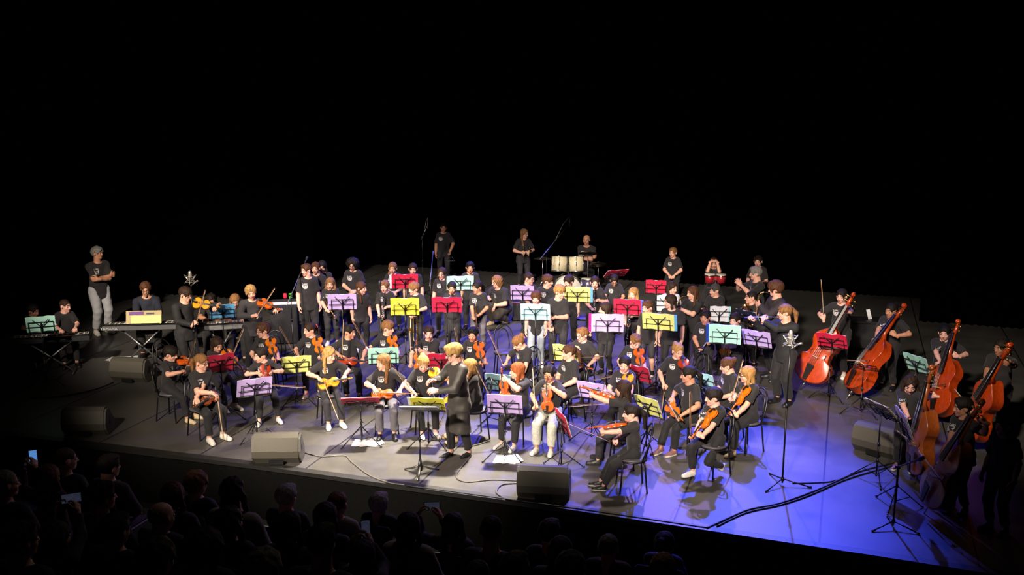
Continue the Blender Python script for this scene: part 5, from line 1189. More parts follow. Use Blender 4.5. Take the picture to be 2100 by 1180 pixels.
ST(706, 622, 746, 'lilac', -3, 14, ('between the trumpet player and her neighbour', 'lilac folder beside the silver trumpet'), w_=.53)
ST(833, 579, 702, 'red', 0, 14, ('holding the red folder before two standing girls', 'red folder before the two girls with arms down'), w_=.53, edge=('white', 1))
ST(833, 633, 756, 'yellow', -3, 14, ('holding a bright yellow folder before the trombonist', 'bright yellow folder before the trombone player'), w_=.52, h=.34)
ST(918, 628, 754, 'red', -6, 18, ('before the trumpet player in black dress', 'red folder before the trumpet player in black dress'), w_=.55)
ST(945, 583, 700, 'mint', 4, 14, ('holding mint sheets behind the trumpet players', 'mint sheets behind the trumpet player in black dress'), w_=.55)
ST(1071, 603, 728, 'lilac', -8, 18, ('beside the low black box', 'lilac folder beside the low black box'), w_=.46)
ST(1097, 643, 785, 'aqua', -5, 14, ('holding a pale aqua folder before the child in jeans', 'pale aqua folder before the child in jeans'), w_=.52)
ST(1182, 607, 735, 'paleyellow', -4, 14, ('holding pale yellow and blue folder amid the winds', 'pale yellow folder with blue edge amid the winds'), w_=.50, edge=('blue', -1))
ST(1243, 666, 803, 'lilac', 0, 12, ('with lilac and magenta folder before a clarinettist', 'lilac folder with magenta edge before a clarinet player'), w_=.55, edge=('#c81a7a', 1), h=.33)
ST(1283, 632, 765, 'red', -8, 18, ('holding red folder before the long fair-haired clarinettist', 'red folder with violet edge before the fair-haired clarinettist'), w_=.50, edge=('#6a6ad0', -1))
ST(1345, 663, 815, 'paleyellow', -12, 18, ('holding yellow folder before the child in shorts', 'yellow folder with blue edge before the child in shorts'), w_=.54, edge=('blue', -1))
ST(1343, 590, 672, 'red', -6, 16, ('holding a red folder before the seated percussionist', 'red folder before the child with hands between knees'), w_=.44)
ST(1363, 625, 762, 'white', 0, 14, ('holding white sheets among the wind players', 'white sheets behind the child with bobbed hair'), w_=.36)
ST(1470, 647, 757, 'white', 6, 14, ('holding white and aqua sheets behind the long flute', 'white sheets with aqua edge behind the long flute'), w_=.34, edge=('aqua', -1))
ST(1480, 690, 828, 'mint', -5, 14, ('holding mint folder with blue edge among the winds', 'mint folder with dark blue edge before the long flute'), w_=.52, edge=('#1a3aa8', 1), h=.34)
ST(1527, 652, 786, 'navy', -35, 40, ('with navy folder beside the clarinet player', 'navy folder beside the clarinet player near the leader'), w_=.42)
ST(1545, 697, 818, 'lilac', -22, 24, ('with tilted lilac folder beside the flautist', 'tilted lilac folder beside the flautist in black blouse'), w_=.50)
ST(1262, 563, 636, 'red', 28, 52, ('lying low beside the drum kit', 'red folder lying almost flat beside the drum kit'), w_=.55)
ST(1024, 788, 872, 'aqua', -18, 22, ('with pale blue folder beside the empty chair', 'pale blue folder behind the ginger-haired violinist'), w_=.44)
ST(1035, 834, 944, 'lilac', -10, 22, ('over white sheets, holding a lilac folder', 'lilac folder before the child holding violin and bow upright'), w_=.50, h=.33)
ST(1160, 727, 847, 'paleyellow', -18, 20, ('behind the child with hands on lap', 'pale yellow folder behind the child with hands on lap'), w_=.44, legs=.26)
ST(1213, 806, 905, 'lilac', -25, 26, ('with lilac folder before the long dark hair', 'lilac folder before the violinist with long hair'), w_=.48)
ST(1151, 869, 965, 'red', -72, 18, ('turned edge-on with a red folder', 'red folder turned edge-on beside the child in pale jeans'), w_=.44)
ST(1306, 770, 850, 'wine', -32, 26, ('behind the smiling violinist', 'wine-red folder behind the smiling violinist'), w_=.44)
ST(1325, 836, 925, 'paleyellow', -40, 24, ('behind the ponytail of the violinist', 'olive-yellow folder behind the violinist with ponytail'), w_=.44)
ST(1438, 786, 888, 'aqua', -35, 22, ('behind the violinist in profile', 'pale blue folder behind the violinist in profile'), w_=.38, legs=.20)
ST(1698, 701, 818, 'red', -15, 34, ('in front of the orange-red double bass', 'wine-red folder in front of the orange-red double bass'), w_=.50)
ST(1868, 748, 868, 'mint', -42, 26, ('between two double basses', 'mint folder on stand between two double basses'), w_=.46)
ST(1796, 843, 986, 'beige', -48, 46, ('in front of the floor monitor by the basses', 'beige sheets in front of the floor monitor'), w_=.46)
ST(1836, 868, 1040, 'lilac', -74, 20, ('edge-on in front of the brown double bass', 'lilac and white sheets edge-on before the brown double bass'), w_=.50)
ST(1764, 752, 850, None, -10, 55, ('standing empty before the glossy double bass', ''))

# ------------------------------------------------------------------ free chairs
def chair_at(px, py, face, label):
    p = at_z(px, py, .46); inst(CHAIR, Matrix.Translation((p.x, p.y, 0)) @ Matrix.Rotation(az_to_cam(p) + rad(face) - pi / 2, 4, 'Z'), label, 'black cafe chairs')
chair_at(1035, 720, 8, 'empty black round-seat chair beside the bending violinist')
chair_at(345, 752, 25, 'empty black chair behind the standing violinist')
chair_at(562, 735, -10, 'empty black chair behind the curly-haired violinist')
chair_at(1424, 773, -20, 'empty black chair behind the violinist with reddish violin')
chair_at(1195, 650, 0, 'black chair standing among the wind players')

# ------------------------------------------------------------------ keyboards
def keyboard(pa, pb, z, label, stand_label, body, nk, depth=.30, legs=True):
    A = at_z(*pa, z); B = at_z(*pb, z); d = (B - A); d.z = 0; L_ = d.length; d.normalize(); q = V3((-d.y, d.x, 0)); mid = (A + B) / 2
    ang = atan2(d.y, d.x); base = V3((mid.x, mid.y, z)) + q * depth * .5
    r = empty('keyboard', base, ang); tag(r, label, 'keyboard', 'electronic keyboards')
    # local: +X along, -Y = audience side (rear panel), +Y = player side
    mb = MB(); mb.box((0, 0, -.05), (L_, depth, .09), bev=.012); mb.build('case', body, r)
    mb = MB(); mb.box((0, -depth * .3, .003), (L_ * .97, depth * .36, .018), bev=.004); mb.build('control_panel', PLASTIC, r)
    mb = MB(); n = nk; kw = L_ * .94 / n
    for i in range(n): mb.box((-L_ * .47 + (i + .5) * kw, depth * .18, .004), (kw * .92, depth * .46, .02))
    o1 = mb.build('white_keys', mat('key_white', '#d8d5ce', .4), r); o1['kind'] = 'stuff'
    mb = MB()
    for i in range(n):
        if i % 7 in (0, 1, 3, 4, 5): mb.box((-L_ * .47 + (i + 1) * kw, depth * .06, .016), (kw * .5, depth * .26, .018))
    o2 = mb.build('black_keys', PLASTIC, r); o2['kind'] = 'stuff'
    s = empty('keyboard_stand', V3((base.x, base.y, 0)), ang); tag(s, stand_label, 'keyboard stand', 'folding keyboard stands')
    zt = z - .107; w2 = L_ * .26; SM = mat('stand_steel', '#8f8f92', .35, .8)
    for sg in (-1, 1):
        mb = MB(); mb.tube([(-sg * w2, -.02 * sg, zt), (sg * w2, -.02 * sg, .03)], .016, 8); mb.build('cross_bar', SM, s)
    for sx in (-1, 1):
        mb = MB(); mb.tube([(sx * w2, -depth * .6, .022), (sx * w2, depth * .6, .022)], .016, 8); mb.build('foot_bar', SM, s)
        mb = MB(); mb.tube([(sx * w2, -depth * .5, zt), (sx * w2, depth * .5, zt)], .014, 8); mb.build('top_bar', PLASTIC, s)
    mb = MB(); mb.lathe([(.03, -.04), (.03, .04)], (0, 0, (zt + .03) / 2), (0, 1, 0), 10); mb.build('pivot', PLASTIC, s)
    return r, base, ang, q
DK = mat('keyboard_black', '#17171a', .5); GK = mat('keyboard_grey', '#4b4b4e', .5)
r1, *_ = keyboard((12, 699), (184, 689), .71, 'black stage piano played by two seated boys', 'grey cross-frame stand under the stage piano', DK, 52)
r2, base2, ang2, q2 = keyboard((208, 670), (362, 666), .80, 'grey keyboard with score in front of the man in navy', 'cross-frame stand under the keyboard with the score', GK, 52)
r3, *_ = keyboard((406, 670), (500, 664), .84, 'light grey keyboard behind the blue folder', 'cross-frame stand under the light grey keyboard', mat('keyboard_lightgrey', '#6a6a6c', .5), 36)
# score leaning on the second keyboard
p = at_z(298, 667, .80); r = empty('open_score', V3((p.x, p.y, .815)) + q2 * -.03, ang2); tag(r, 'yellow and purple score leaning on the grey keyboard', 'sheet music')
Rs = Matrix.Rotation(rad(-18), 3, 'X'); Z0 = .10
mb = MB(); mb.box(Rs @ V3((-.02, 0, .14)), (.64, .008, .24), Rs); mb.build('cover', FOLDM['beige'], r)
mb = MB(); mb.box(Rs @ V3((.02, -.01, .09)), (.54, .008, .15), Rs); mb.build('yellow_page', FOLDM['paleyellow'], r)
mb = MB(); mb.box(Rs @ V3((-.15, -.012, .215)), (.26, .006, .06), Rs); mb.build('purple_label', FOLDM['violet'], r)
mb = MB(); mb.box(Rs @ V3((.10, -.012, .205)), (.14, .006, .03), Rs); mb.build('grey_label', FOLDM['navy'], r)
mb = MB(); mb.box((0, 0, .015), (.54, .05, .03)); mb.build('rest', PLASTIC, r)
# lettering on the rear of the grey keyboard
fc = bpy.data.curves.new('maker_lettering', 'FONT'); fc.body = 'YAMAHA'; fc.size = .075; fc.extrude = .001; fc.align_x = 'LEFT'
fc.materials.append(mat('print_grey', '#a5a5a5', .6)); ft = bpy.data.objects.new('lettering_curve', fc); COL.objects.link(ft); me_ = bpy.data.meshes.new_from_object(ft); bpy.data.objects.remove(ft)
fo = bpy.data.objects.new('maker_lettering', me_); link(fo, r2); fo['kind'] = 'stuff'; fo.location = (-.70, -.155, -.075); fo.rotation_euler = (pi / 2, 0, 0)

# ------------------------------------------------------------------ monitors
monitor(183, 888, 18, 'dark wedge monitor on the shaded end of stage'); monitor(572, 945, 20, 'wedge monitor at stage edge with white cable, near lilac folder')
monitor(1116, 1017, 10, 'wedge monitor at stage edge near the ponytailed violinist'); monitor(273, 780, 8, 'grey wedge monitor beside the papers and the front chair'); monitor(1802, 930, -28, 'wedge monitor in front of the double basses')

# ------------------------------------------------------------------ table with black cloth
def cloth_table(pa, pb, z, depth, label, nm):
    A = at_z(*pa, z); B = at_z(*pb, z); d = (B - A); d.z = 0; L_ = d.length; ang = atan2(d.y, d.x); d.normalize(); q = V3((-d.y, d.x, 0)); c = (A + B) / 2 + q * depth / 2
    r = empty(nm, V3((c.x, c.y, 0)), ang); tag(r, label, 'table')
    CL = mat('black_cloth', '#17161a', .9, bump=.3, scale=40)
    mb = MB(); mb.box((0, 0, z - .012), (L_, depth, .024)); mb.build('table_top', CL, r)
    per = []; n = 60
    for i in range(n):
        t = i / n * 2 * (L_ + depth)
        if t < L_: p = (-L_ / 2 + t, -depth / 2)
        elif t < L_ + depth: p = (L_ / 2, -depth / 2 + t - L_)
        elif t < 2 * L_ + depth: p = (L_ / 2 - (t - L_ - depth), depth / 2)
        else: p = (-L_ / 2, depth / 2 - (t - 2 * L_ - depth))
        per.append(p)
    mb = MB(); vs = []
    for i, (x, y) in enumerate(per): k = 1 + .025 * sin(i * 1.7) + .02; vs += [(x, y, z), (x * k, y * k, .03)]
    mb.add(vs, [(2 * i, 2 * i + 1, 2 * ((i + 1) % n) + 1, 2 * ((i + 1) % n)) for i in range(n)], 0, True); mb.build('cloth', CL, r)
    return r, c, ang, q, d
r, c, ang, q, d = cloth_table((554, 631), (609, 629), .78, .75, 'table under a floor-length black cloth beside the brass players', 'cloth_covered_table')
p = at_z(583, 622, .79); mb = MB(); mb.box((0, 0, 0), (.50, .2, .01)); o_ = mb.build('sheet_of_paper', FOLDM['white'], None, V3((p.x, p.y, .787))); o_.rotation_euler = (0, 0, ang); tag(o_, 'long white sheet on the cloth-covered table', 'paper')
def shaker(px, py, col, label):
    p = at_z(px, py, .78); r = empty('shaker', V3((p.x, p.y, .781))); tag(r, label, 'shaker'); mb = MB(); mb.lathe([(.032, 0), (.036, .01), (.036, .085), (.03, .095)], n=14); mb.build('cup', mat('plastic_' + col, col, .35), r)
    mb = MB(); mb.lathe([(.037, .085), (.037, .1), (.02, .105)], n=14); mb.build('lid', mat('plastic_' + col, col, .35), r)
shaker(585, 612, '#d8243c', 'red cup-shaped shaker on the cloth-covered table'); shaker(596, 612, '#4fc832', 'green cup-shaped shaker on the cloth-covered table')
r, *_ = cloth_table((1052, 622), (1078, 622), .42, .42, 'low black box beside the crouching person', 'low_box')
mb = MB(); mb.box((0, -.215, .425), (.36, .012, .012)); mb.build('pink_edge', mat('pink_tape', '#c86a9a', .5), r)

# ------------------------------------------------------------------ papers on the floor
def paper(px, py, w_, h, rz, label, col='white'):
    p = at_z(px, py); r = empty('loose_sheets', p, rad(rz)); tag(r, label, 'paper', 'loose sheets on the stage floor')
    for i in range(3):
        mb = MB(); n = 5; vs = []
        for k in range(n):
            t = k / (n - 1)
            for y in (0, 1):
                x = (t - .5) * w_; yy = (y - .5) * h; a = rad(i * 14 - 12); zz = .004 + .004 * i + .006 * abs(sin(3 * t + i)); vs += [(x * cos(a) - yy * sin(a) + i * .03, x * sin(a) + yy * cos(a), zz), (x * cos(a) - yy * sin(a) + i * .03, x * sin(a) + yy * cos(a), zz - .0025)]
        fs = []
        for k in range(n - 1): a = 4 * k; b = a + 4; fs += [(a, b, b + 2, a + 2), (a + 1, a + 3, b + 3, b + 1), (a, a + 1, b + 1, b), (a + 2, b + 2, b + 3, a + 3)]
        fs += [(0, 2, 3, 1), (4 * n - 4, 4 * n - 3, 4 * n - 1, 4 * n - 2)]
        mb.add(vs, fs); mb.build('sheet', FOLDM[col], r)
paper(750, 909, .38, .30, 25, 'white sheets under the stand with the flat red folder'); paper(1037, 944, .32, .28, 20, 'white sheets under the stand with the lilac folder'); paper(248, 737, .5, .3, 15, 'white sheets with blue edge beside the grey floor monitor')

# ------------------------------------------------------------------ cables
floor_cable([(625, 930), (660, 938), (706, 936), (722, 950), (760, 978), (800, 992), (830, 996)], .009, 'pale cable from the monitor along the stage edge', '#5f5b53')
floor_cable([(1065, 988), (1010, 986), (955, 990), (936, 975), (966, 935), (962, 920), (985, 912), (1005, 905)], .009, 'grey cable winding past the heeled shoes', '#55524b')
floor_cable([(1065, 993), (1030, 996), (1018, 1012), (1040, 1026), (1070, 1031)], .011, 'short grey cable behind the edge monitor', '#4d4a44')
floor_cable([(1450, 1085), (1500, 1062), (1540, 1046), (1600, 1034), (1680, 1005), (1760, 970), (1840, 950), (1900, 935)], .011, 'thick black cable from stage edge to the basses')
floor_cable([(1470, 1082), (1530, 1054), (1600, 1038), (1660, 1018), (1740, 984), (1840, 955), (1900, 940)], .011, 'second thick black cable beside the first one')
floor_cable([(60, 818), (120, 815), (170, 806), (205, 797), (232, 786)], .012, 'black cable behind the dark wedge monitor')
floor_cable([(830, 1000), (950, 1016), (1100, 1037), (1250, 1058), (1450, 1088)], .010, 'black cable lying along the stage edge', z=.02)
floor_cable([(1625, 993), (1670, 992), (1700, 990), (1722, 985)], .009, 'thin black cable from the star-shaped microphone mount')

# ------------------------------------------------------------------ microphones
def ms(fx, fy, mx, my, kind, label, tip=None, h=None, **k):
    b = at_z(fx, fy)
    if tip is None:
        z = min(range(40, 260), key=lambda i: (at_z(mx, my, i / 100).xy - b.xy).length) / 100; return mic_stand(b, label, kind, z - (.10 if kind == 'condenser' else .06), **k)
    hz = h; t = at_z(tip[0], tip[1], tip[2]); return mic_stand(b, label, kind, hz, t, **k)
ms(406, 812, 397, 572, 'condenser', 'studio microphone in shock mount beside the standing violinist', heavy=True)
ms(1604, 995, 1604, 697, 'condenser', 'studio microphone in star-shaped shock mount on tall stand', heavy=True)
ms(868, 605, 0, 0, 'pencil', 'boom stand with slim microphone near the triangle player', tip=(877, 462, 1.75), h=1.45)
ms(1120, 640, 0, 0, 'pencil', 'boom stand with slim microphone hanging over the drums', tip=(1168, 458, 1.72), h=1.42)
ms(885, 712, 0, 0, 'dyn', 'boom microphone over the brass, beside the red folder', tip=(888, 520, 1.62), h=1.40)
ms(783, 738, 783, 583, 'dyn', 'straight stand with grey microphone before the clarinet child')
ms(602, 730, 0, 0, 'dyn', 'boom microphone at the cloth-covered table', tip=(628, 533, 1.65), h=1.2)
ms(1380, 740, 1389, 635, 'dyn', 'slim microphone before the child with bobbed hair')
ms(1117, 755, 1120, 690, 'dyn', 'short microphone stand beside the pale aqua folder')
ms(1202, 700, 1203, 612, 'dyn', 'black microphone stand among the wind players')
ms(1831, 1083, 1850, 930, 'dyn', 'black boom stand base in front of the brown double bass', tip=(1878, 945, .95), h=.78)

# clarinet resting upright on a peg
p = at_z(1345, 795); t = empty('instrument_peg', p); tag(t, 'small black peg stand holding an upright clarinet', 'instrument stand')
mb = MB(); mb.tube([(0, 0, .03), (0, 0, .16)], .009, 8); mb.build('peg', BLKMET, t)
for k in range(3):
    a = rad(90 + 120 * k); mb = MB(); mb.tube([(0, 0, .05), (.13 * cos(a), .13 * sin(a), .01)], .008, 6); mb.build('leg', BLKMET, t)
inst(CLAR, fm(p + V3((0, 0, .74)), (0, 0, -1), (-.2, -1, 0)), 'clarinet standing upright on a peg before the yellow folder', 'clarinets')
# ------------------------------------------------------------------ drums
CREAM = mat('drum_wrap_cream', '#d8cda6', .35, coat=.4); DHEAD = mat('drum_head', '#cfc9be', .5)
def drum(mb_parent, c, ax, r, h, shell, nm, lugs=8):
    c = V3(c); ax = V3(ax).normalized(); mb = MB(); mb.lathe([(r, 0), (r, h)], c, ax, 28); d = mb.build(nm, shell, mb_parent)
    for k in (0, 1):
        mb = MB(); u, v = perp(ax); mb.tube([c + ax * (h * k) + (u * cos(2 * pi * i / 28) + v * sin(2 * pi * i / 28)) * r * 1.02 for i in range(28)], .010, 6, closed=True); mb.build('rim', CHROME, d)
        mb = MB(); mb.lathe([(r * .99, -.004), (r * .99, .006)], c + ax * (h * k), ax, 28); mb.build('drum_head', DHEAD, d)
    for i in range(lugs):
        a = 2 * pi * i / lugs; o = (u * cos(a) + v * sin(a)) * (r + .012); mb = MB(); mb.tube([c + ax * h * .02 + o, c + ax * h * .98 + o], .005, 5); mb.tube([c + ax * h * .38 + o, c + ax * h * .62 + o], .012, 6); mb.build('lug', CHROME, d)
    return d
bp = at_z(1164, 622); az = az_to_cam(bp); kit = empty('bass_drum', bp, az + pi / 2); tag(kit, 'cream bass drum with two mounted toms', 'drum', 'drum kit')
# local -Y towards the seats
drum(kit, (0, -.02, .335), (0, 1, 0), .325, .38, CREAM, 'shell')
mb = MB(); mb.lathe([(.1, 0), (.1, .004)], (0, -.03, .36), (0, -1, 0), 20); mb.build('front_print', PLASTIC, kit)
for i, (x, yw) in enumerate(((-.215, .2), (.205, -.2))):
    drum(kit, (x, .04, .77), (yw * .25, .22, 1), .18 if i else .19, .35, CREAM, 'tom', 6)
mb = MB(); mb.tube([(0, .15, .62), (0, .15, .94)], .014, 8); mb.tube([(-.2, .15, .89), (.2, .15, .89)], .012, 8); mb.ball((0, .13, .89), .04); mb.build('tom_mount', CHROME, kit)
for sx in (-1, 1):
    mb = MB(); mb.tube([(sx * .27, .05, .25), (sx * .37, -.06, .01)], .01, 6); mb.build('spur', CHROME, kit)
mb = MB(); mb.box((.2, -.012, .02), (.1, .02, .03))
def drum_thing(px, py, label, r, h, z, shell):
    p = at_z(px, py); t = empty('snare_drum' if h < .2 else 'floor_tom', p); tag(t, label, 'drum', 'drum kit'); drum(t, (0, 0, z), (0, 0, 1), r, h, shell, 'shell')
    for k in range(3):
        a = rad(90 + 120 * k); mb = MB(); mb.tube([(r * cos(a), r * sin(a), z + h * .6), (r * 1.05 * cos(a), r * 1.05 * sin(a), z), (r * 1.05 * cos(a), r * 1.05 * sin(a), .01)], .009, 6); mb.build('leg', CHROME, t)
drum_thing(1206, 630, 'deep dark drum on legs beside the bass drum', .17, .30, .38, mat('drum_wrap_violet', '#3a3550', .35, coat=.4))
def cymbal(px, py, cx, cy, cz, r, tilt, label, two=False):
    c = at_z(cx, cy, cz); p = V3((c.x, c.y, 0)); t = empty('cymbal_stand', p); tag(t, label, 'cymbal', 'drum kit')
    mb = MB(); mb.tube([(0, 0, .2), (0, 0, cz + .03)], .010, 8); mb.build('pole', CHROME, t)
    for k in range(3):
        a = rad(40 + 120 * k); mb = MB(); mb.tube([(0, 0, .4), (.26 * cos(a), .26 * sin(a), .012)], .009, 6); mb.build('leg', CHROME, t)
    BZ = mat('cymbal_bronze', '#8f8272', .3, 1.0)
    for k in range(2 if two else 1):
        ax = Matrix.Rotation(tilt, 3, CR) @ V3((0, 0, 1)); mb = MB(); mb.lathe([(.012, .02), (.03, .022), (.05, .008), (r * .6, .0), (r, -.012), (r, -.014), (r * .6, -.003), (.03, .018)], (0, 0, cz - .03 * k), ax, 28); mb.build('cymbal', BZ, t)
        mb = MB(); mb.lathe([(.014, 0), (.016, .02), (.008, .03)], (0, 0, cz + .02), n=8)
    mb.build('wing_nut', PLASTIC, t)
cymbal(1120, 615, 1113, 530, .97, .22, -.35, 'tilted cymbal beside the cream toms'); cymbal(1215, 620, 1206, 519, 1.13, .23, .02, 'level cymbal before the folded arms of the drummer'); cymbal(1225, 622, 1227, 540, .88, .20, .0, 'hi-hat cymbals beside the deep dark drum', True)
# bongos
p = at_z(1464, 650); t = empty('bongo_drums', p, az_to_cam(p) + pi / 2); tag(t, 'pair of red bongo drums on a stand', 'drum'); RW = mat('bongo_red', '#9a1a24', .35, coat=.4)
bz = min(range(40, 160), key=lambda i: (at_z(1464, 563, i / 100).xy - p.xy).length) / 100
for sx, rr in ((-1, .115), (1, .105)):
    mb = MB(); mb.lathe([(rr * .82, -.19), (rr, 0)], (sx * .125, 0, bz), n=24); d_ = mb.build('shell', RW, t)
    mb = MB(); mb.lathe([(rr * 1.03, -.012), (rr * 1.05, .0), (rr * .96, .008), (0, .01)], (sx * .125, 0, bz), n=24); mb.build('drum_head', DHEAD, d_)
    mb = MB(); mb.lathe([(rr * 1.08, -.035), (rr * 1.08, -.015)], (sx * .125, 0, bz), n=24); mb.build('rim', CHROME, d_)
mb = MB(); mb.box((0, 0, bz - .09), (.06, .05, .08)); mb.build('centre_block', RW, t)
mb = MB(); mb.tube([(0, 0, bz - .12), (0, 0, .3)], .013, 8); mb.build('pole', CHROME, t)
for k in range(3):
    a = rad(90 + 120 * k); mb = MB(); mb.tube([(0, 0, .4), (.26 * cos(a), .26 * sin(a), .012)], .009, 6); mb.build('leg', CHROME, t)

# case behind the basses
p = at_z(1772, 712); t = empty('equipment_case', p, rad(10)); tag(t, 'black equipment case standing behind the double basses', 'case')
mb = MB(); mb.box((0, 0, .28), (.62, .45, .52), bev=.02); mb.build('body', DK, t)
mb = MB(); mb.box((0, 0, .555), (.64, .47, .05), bev=.015); mb.build('lid', DK, t)
for sx in (-1, 1):
    for sy in (-1, 1):
        mb = MB(); mb.lathe([(.03, 0), (.03, .03)], (sx * .25, sy * .17, 0), n=10); mb.build('foot', PLASTIC, t)
mb = MB(); mb.box((0, 0, 0), (.07, .012, .2)); o_ = mb.build('slip_of_paper', FOLDM['white'], None, p + V3((.05, 0, .68))); o_.rotation_euler = (rad(-8), rad(-16), 0); tag(o_, 'narrow white slip standing on the equipment case', 'paper')
# ------------------------------------------------------------------ the audience on the raked floor
def raked_hit(px, py, hh):
    d = ray(px, py); # z = .29*(9-y)+hh
    t = (.29 * 9 + hh - CAMH) / (d.z + .29 * d.y); return V3((0, 0, CAMH)) + d * t
def make_seat():
    r = empty('theatre_seat'); r['category'] = 'seat'; SV = mat('seat_velvet', '#141013', .95, bump=.3, scale=80)
    mb = MB(); mb.box((0, -.015, .40), (.44, .36, .10), bev=.03); mb.build('seat_cushion', SV, r)
    mb = MB(); mb.box((0, -.27, .66), (.46, .08, .56), Matrix.Rotation(rad(8), 3, 'X'), bev=.03); mb.build('backrest', SV, r)
    for sx in (-1, 1):
        mb = MB(); mb.box((sx * .245, -.02, .30), (.04, .40, .60), bev=.01); mb.build('armrest', PLASTIC, r)
    return r
SEAT = make_seat()
def phone(P, M, label, portrait):
    r = empty('phone'); tag(r, label, 'phone', 'glowing phones in the audience'); w_, h = (.075, .155) if portrait else (.155, .075)
    mb = MB(); mb.box((0, 0, 0), (w_, .009, h), bev=.003); mb.build('case', PLASTIC, r)
    S_ = bpy.data.materials.get('phone_screen')
    if not S_:
        S_ = bpy.data.materials.new('phone_screen'); S_.use_nodes = True; nt = S_.node_tree; b = nt.nodes['Principled BSDF']; v = nt.nodes.new('ShaderNodeTexVoronoi'); v.inputs['Scale'].default_value = 45; cr_ = nt.nodes.new('ShaderNodeValToRGB')
        cr_.color_ramp.elements[0].color = (.5, .6, .95, 1); cr_.color_ramp.elements[1].color = (.01, .01, .02, 1); cr_.color_ramp.elements[1].position = .3; nt.links.new(v.outputs['Distance'], cr_.inputs[0]); nt.links.new(cr_.outputs[0], b.inputs['Emission Color']); b.inputs['Emission Strength'].default_value = .8; b.inputs['Base Color'].default_value = (.01, .01, .01, 1)
    m = S_ if 'picture' in label else mat('phone_screen_blue', '#5a94d8', .4, emit=.75, var=.03)
    mb = MB(); mb.box((0, -.0055, .0), (w_ * .9, .002, h * .9)); mb.build('screen', m, r); r.matrix_world = M
GA = 'audience seen from behind'
PHONES = {(100, 978): (68, 939, True, 'upright phone with plain blue screen near the aisle'), (112, 1094): (146, 1022, False, 'small camera phone with a lit picture on screen'),
          (930, 1078): (886, 1038, False, 'sideways phone showing a picture of the stage'), (745, 1140): (750, 1086, True, 'upright phone showing a picture of the stage')}
# seat rows 0.8 m apart: head pixel -> (row y, head height above that row's floor, pixel nudge)
ROWS = {(8, 990): (6.45, 1.25, 0), (133, 940): (8.05, 1.242, 0), (222, 955): (8.05, 1.228, 0), (100, 978): (7.25, 1.187, 0), (206, 1015): (6.45, 1.271, 0), (355, 1015): (7.25, 1.188, 0), (402, 992): (8.05, 1.167, 0), (478, 1005): (7.25, 1.318, 0), (587, 1018): (8.05, 1.167, 0), (692, 1032): (8.05, 1.171, 0), (668, 1058): (7.25, 1.201, 0), (777, 1034): (8.85, 1.064, 0), (838, 1078): (7.25, 1.222, 0), (930, 1078): (8.05, 1.113, 0), (1008, 1086): (7.25, 1.293, 0), (1127, 1092): (8.05, 1.178, 0), (1248, 1116): (8.05, 1.12, 6), (1362, 1122): (8.85, 1.062, -6), (330, 1058): (6.45, 1.167, 0), (470, 1068): (6.45, 1.216, 0), (592, 1085): (6.45, 1.247, -6), (660, 1110): (5.65, 1.365, 0), (320, 1145): (4.85, 1.283, 0), (540, 1168): (4.85, 1.328, 0), (745, 1140): (6.45, 1.096, 0), (1150, 1130): (7.25, 1.194, 0), (1170, 1168): (6.45, 1.241, 0), (1055, 1158): (5.65, 1.368, 12), (1360, 1165): (7.25, 1.177, 0), (40, 1105): (4.85, 1.257, 0), (980, 1180): (6.45, 1.084, 0), (420, 1120): (5.65, 1.191, 0), (235, 1085): (5.65, 1.21, 0), (112, 1094): (5.65, 1.07, 0)}
def A(px, py, look, hs, hc, what, topm='blk', hsc=1.0, H=1.66):
    row, hc_, dy = ROWS[(px, py)]; H = (hc_ - .428) / .48; P = skeleton(H, 1, -4, 0, 0, .46, True); d_ = ray(px, py + dy); b = V3((0, 0, CAMH)) + d_ * (row / d_.y)
    rz = 0; off = Matrix.Rotation(rz, 3, 'Z') @ V3((P.chin.x, P.chin.y, 0)); loc = V3((b.x - off.x, b.y - off.y, aud_floor(b.y - off.y)))
    o = dict(look=look, hair=hs, hc=hc, lo=1, top='long', topm=topm, adult=1, hs=hsc, group=GA, pit=2, pose='lap', carve=((0, .07), .225, .215, .452, False)); p_body(P, o)
    if (px, py) in PHONES:
        qx, qy, por, lab = PHONES[(px, py)]; d = ray(qx, qy); hd = sqrt(b.x ** 2 + b.y ** 2); p = V3((0, 0, CAMH)) + d * ((hd + .36) / sqrt(d.x ** 2 + d.y ** 2))
        phone(None, Matrix.Translation(p) @ Matrix.Rotation(atan2(p.y, p.x) - pi / 2, 4, 'Z') @ Matrix.Rotation(rad(-10), 4, 'X'), lab, por)
        t = Matrix.Rotation(-rz, 3, 'Z') @ (p - loc); hw = .045 if por else .085
        for s in (1, -1): arm(P, s, t + V3((s * (hw + .03), -.07, -.07)), (s * .7, .1, -1), 'curve', (-s * .5, .5, .8), (-s, .1, 0))
    make_person(P, loc, rz, o, f'audience member {what}')
    inst(SEAT, P.M @ Matrix.Translation((0, .07, 0)), f'dark theatre seat of the audience member {what}', 'theatre seats')
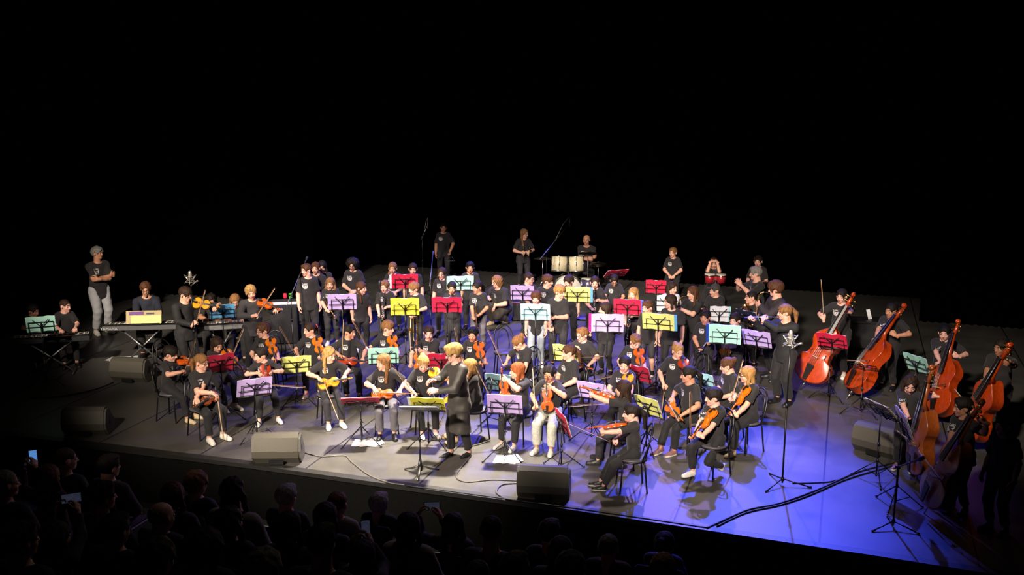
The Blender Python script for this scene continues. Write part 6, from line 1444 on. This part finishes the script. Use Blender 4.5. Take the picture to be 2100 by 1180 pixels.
AUD = [
 (8, 990, -30, 'buzz', 'grey', 'with cropped hair near the blue phone', 'blk'), (133, 940, -35, 'buzz', 'brown', 'looking aside below the dark wedge monitor', 'card'),
 (222, 955, -20, 'short', 'dark', 'with pale collar below the stage edge', 'grey'), (100, 978, 5, 'bob', 'red', 'with reddish bobbed hair holding up the blue phone', 'maroon'),
 (206, 1015, -30, 'short', 'dark', 'in profile beside the lit camera screen', 'blk'), (355, 1015, 0, 'long', 'red', 'with long reddish hair beside curly-haired neighbour', 'blk'),
 (402, 992, -8, 'curly', 'light', 'with light curly hair below the stage', 'blk'), (478, 1005, 0, 'wavy', 'brown', 'with loose brown hair below the edge monitor', 'cream'),
 (587, 1018, -5, 'short', 'white', 'with short white hair below the edge monitor', 'blk'), (692, 1032, -5, 'buzz', 'light', 'with thin hair behind a dark-haired neighbour', 'cream'),
 (668, 1058, 0, 'bob', 'dark', 'with dark bob, before the thin-haired one', 'blk'), (777, 1034, 0, 'short', 'white', 'with short pale hair before the upright phone', 'blk'),
 (838, 1078, 0, 'long', 'brown', 'with long straight brown hair', 'cream'), (930, 1078, 0, 'bob', 'dark', 'with dark bob holding the sideways phone', 'blk'),
 (1008, 1086, 0, 'buzz', 'brown', 'with cropped brown hair, alone before the stage', 'blk'), (1127, 1092, 0, 'short', 'dark', 'with short dark hair below the edge monitor', 'blk'),
 (1248, 1116, 0, 'buzz', 'grey', 'with cropped grey hair, sitting upright', 'blk'), (1362, 1122, -10, 'bun', 'dark', 'with curly bun at the row end', 'blk'),
 (330, 1058, -15, 'bald', 'grey', 'with bald crown in the second row', 'blk'), (470, 1068, -10, 'wavy', 'dark', 'with long dark wavy hair', 'blk'),
 (592, 1085, 0, 'long', 'dark', 'with long dark hair in the middle rows', 'blk'), (660, 1110, 0, 'short', 'black', 'with black hair beside the long-haired phone holder', 'blk'),
 (320, 1145, -10, 'curly', 'brown', 'with brown curls in the rear row', 'blk'), (540, 1168, 0, 'curly', 'grey', 'with grey curls in the rear row', 'grey'),
 (745, 1140, 0, 'long', 'black', 'with long black hair holding the upright phone', 'blk'), (1150, 1130, 0, 'bob', 'black', 'with black bob behind the short dark hair', 'blk'),
 (1170, 1168, 0, 'curly', 'dark', 'with dark curls in the rear row', 'blk'), (1055, 1158, 0, 'short', 'dark', 'with short dark hair in the rear row', 'blk'),
 (1360, 1165, 0, 'bob', 'light', 'with light brown bob behind the curly bun', 'cream'), (112, 1094, -10, 'bob', 'dark', 'with dark bob holding the lit camera screen', 'blk'),
 (40, 1105, -20, 'short', 'dark', 'with dark hair at the aisle', 'blk'), (980, 1180, 0, 'buzz', 'dark', 'with cropped hair in the rear row', 'blk'), (420, 1120, 0, 'afro', 'black', 'with bushy black hair', 'blk'), (235, 1085, -10, 'short', 'black', 'with black hair and pale shoulder', 'blk')]
for i, a in enumerate(AUD): A(*a)
# prototypes that nothing used
for pro in list(VIOLIN.values()) + list(BASSP.values()) + [BOW, BBOW, TRUMPET, TROMBONE, CLAR, FLUTE, SAX, CHAIR, MARACA, TRIANGLE, SEAT]:
    if pro.name not in PROTO_USED:
        for ch in [g for c_ in pro.children for g in c_.children] + list(pro.children) + [pro]: bpy.data.objects.remove(ch, do_unlink=True)
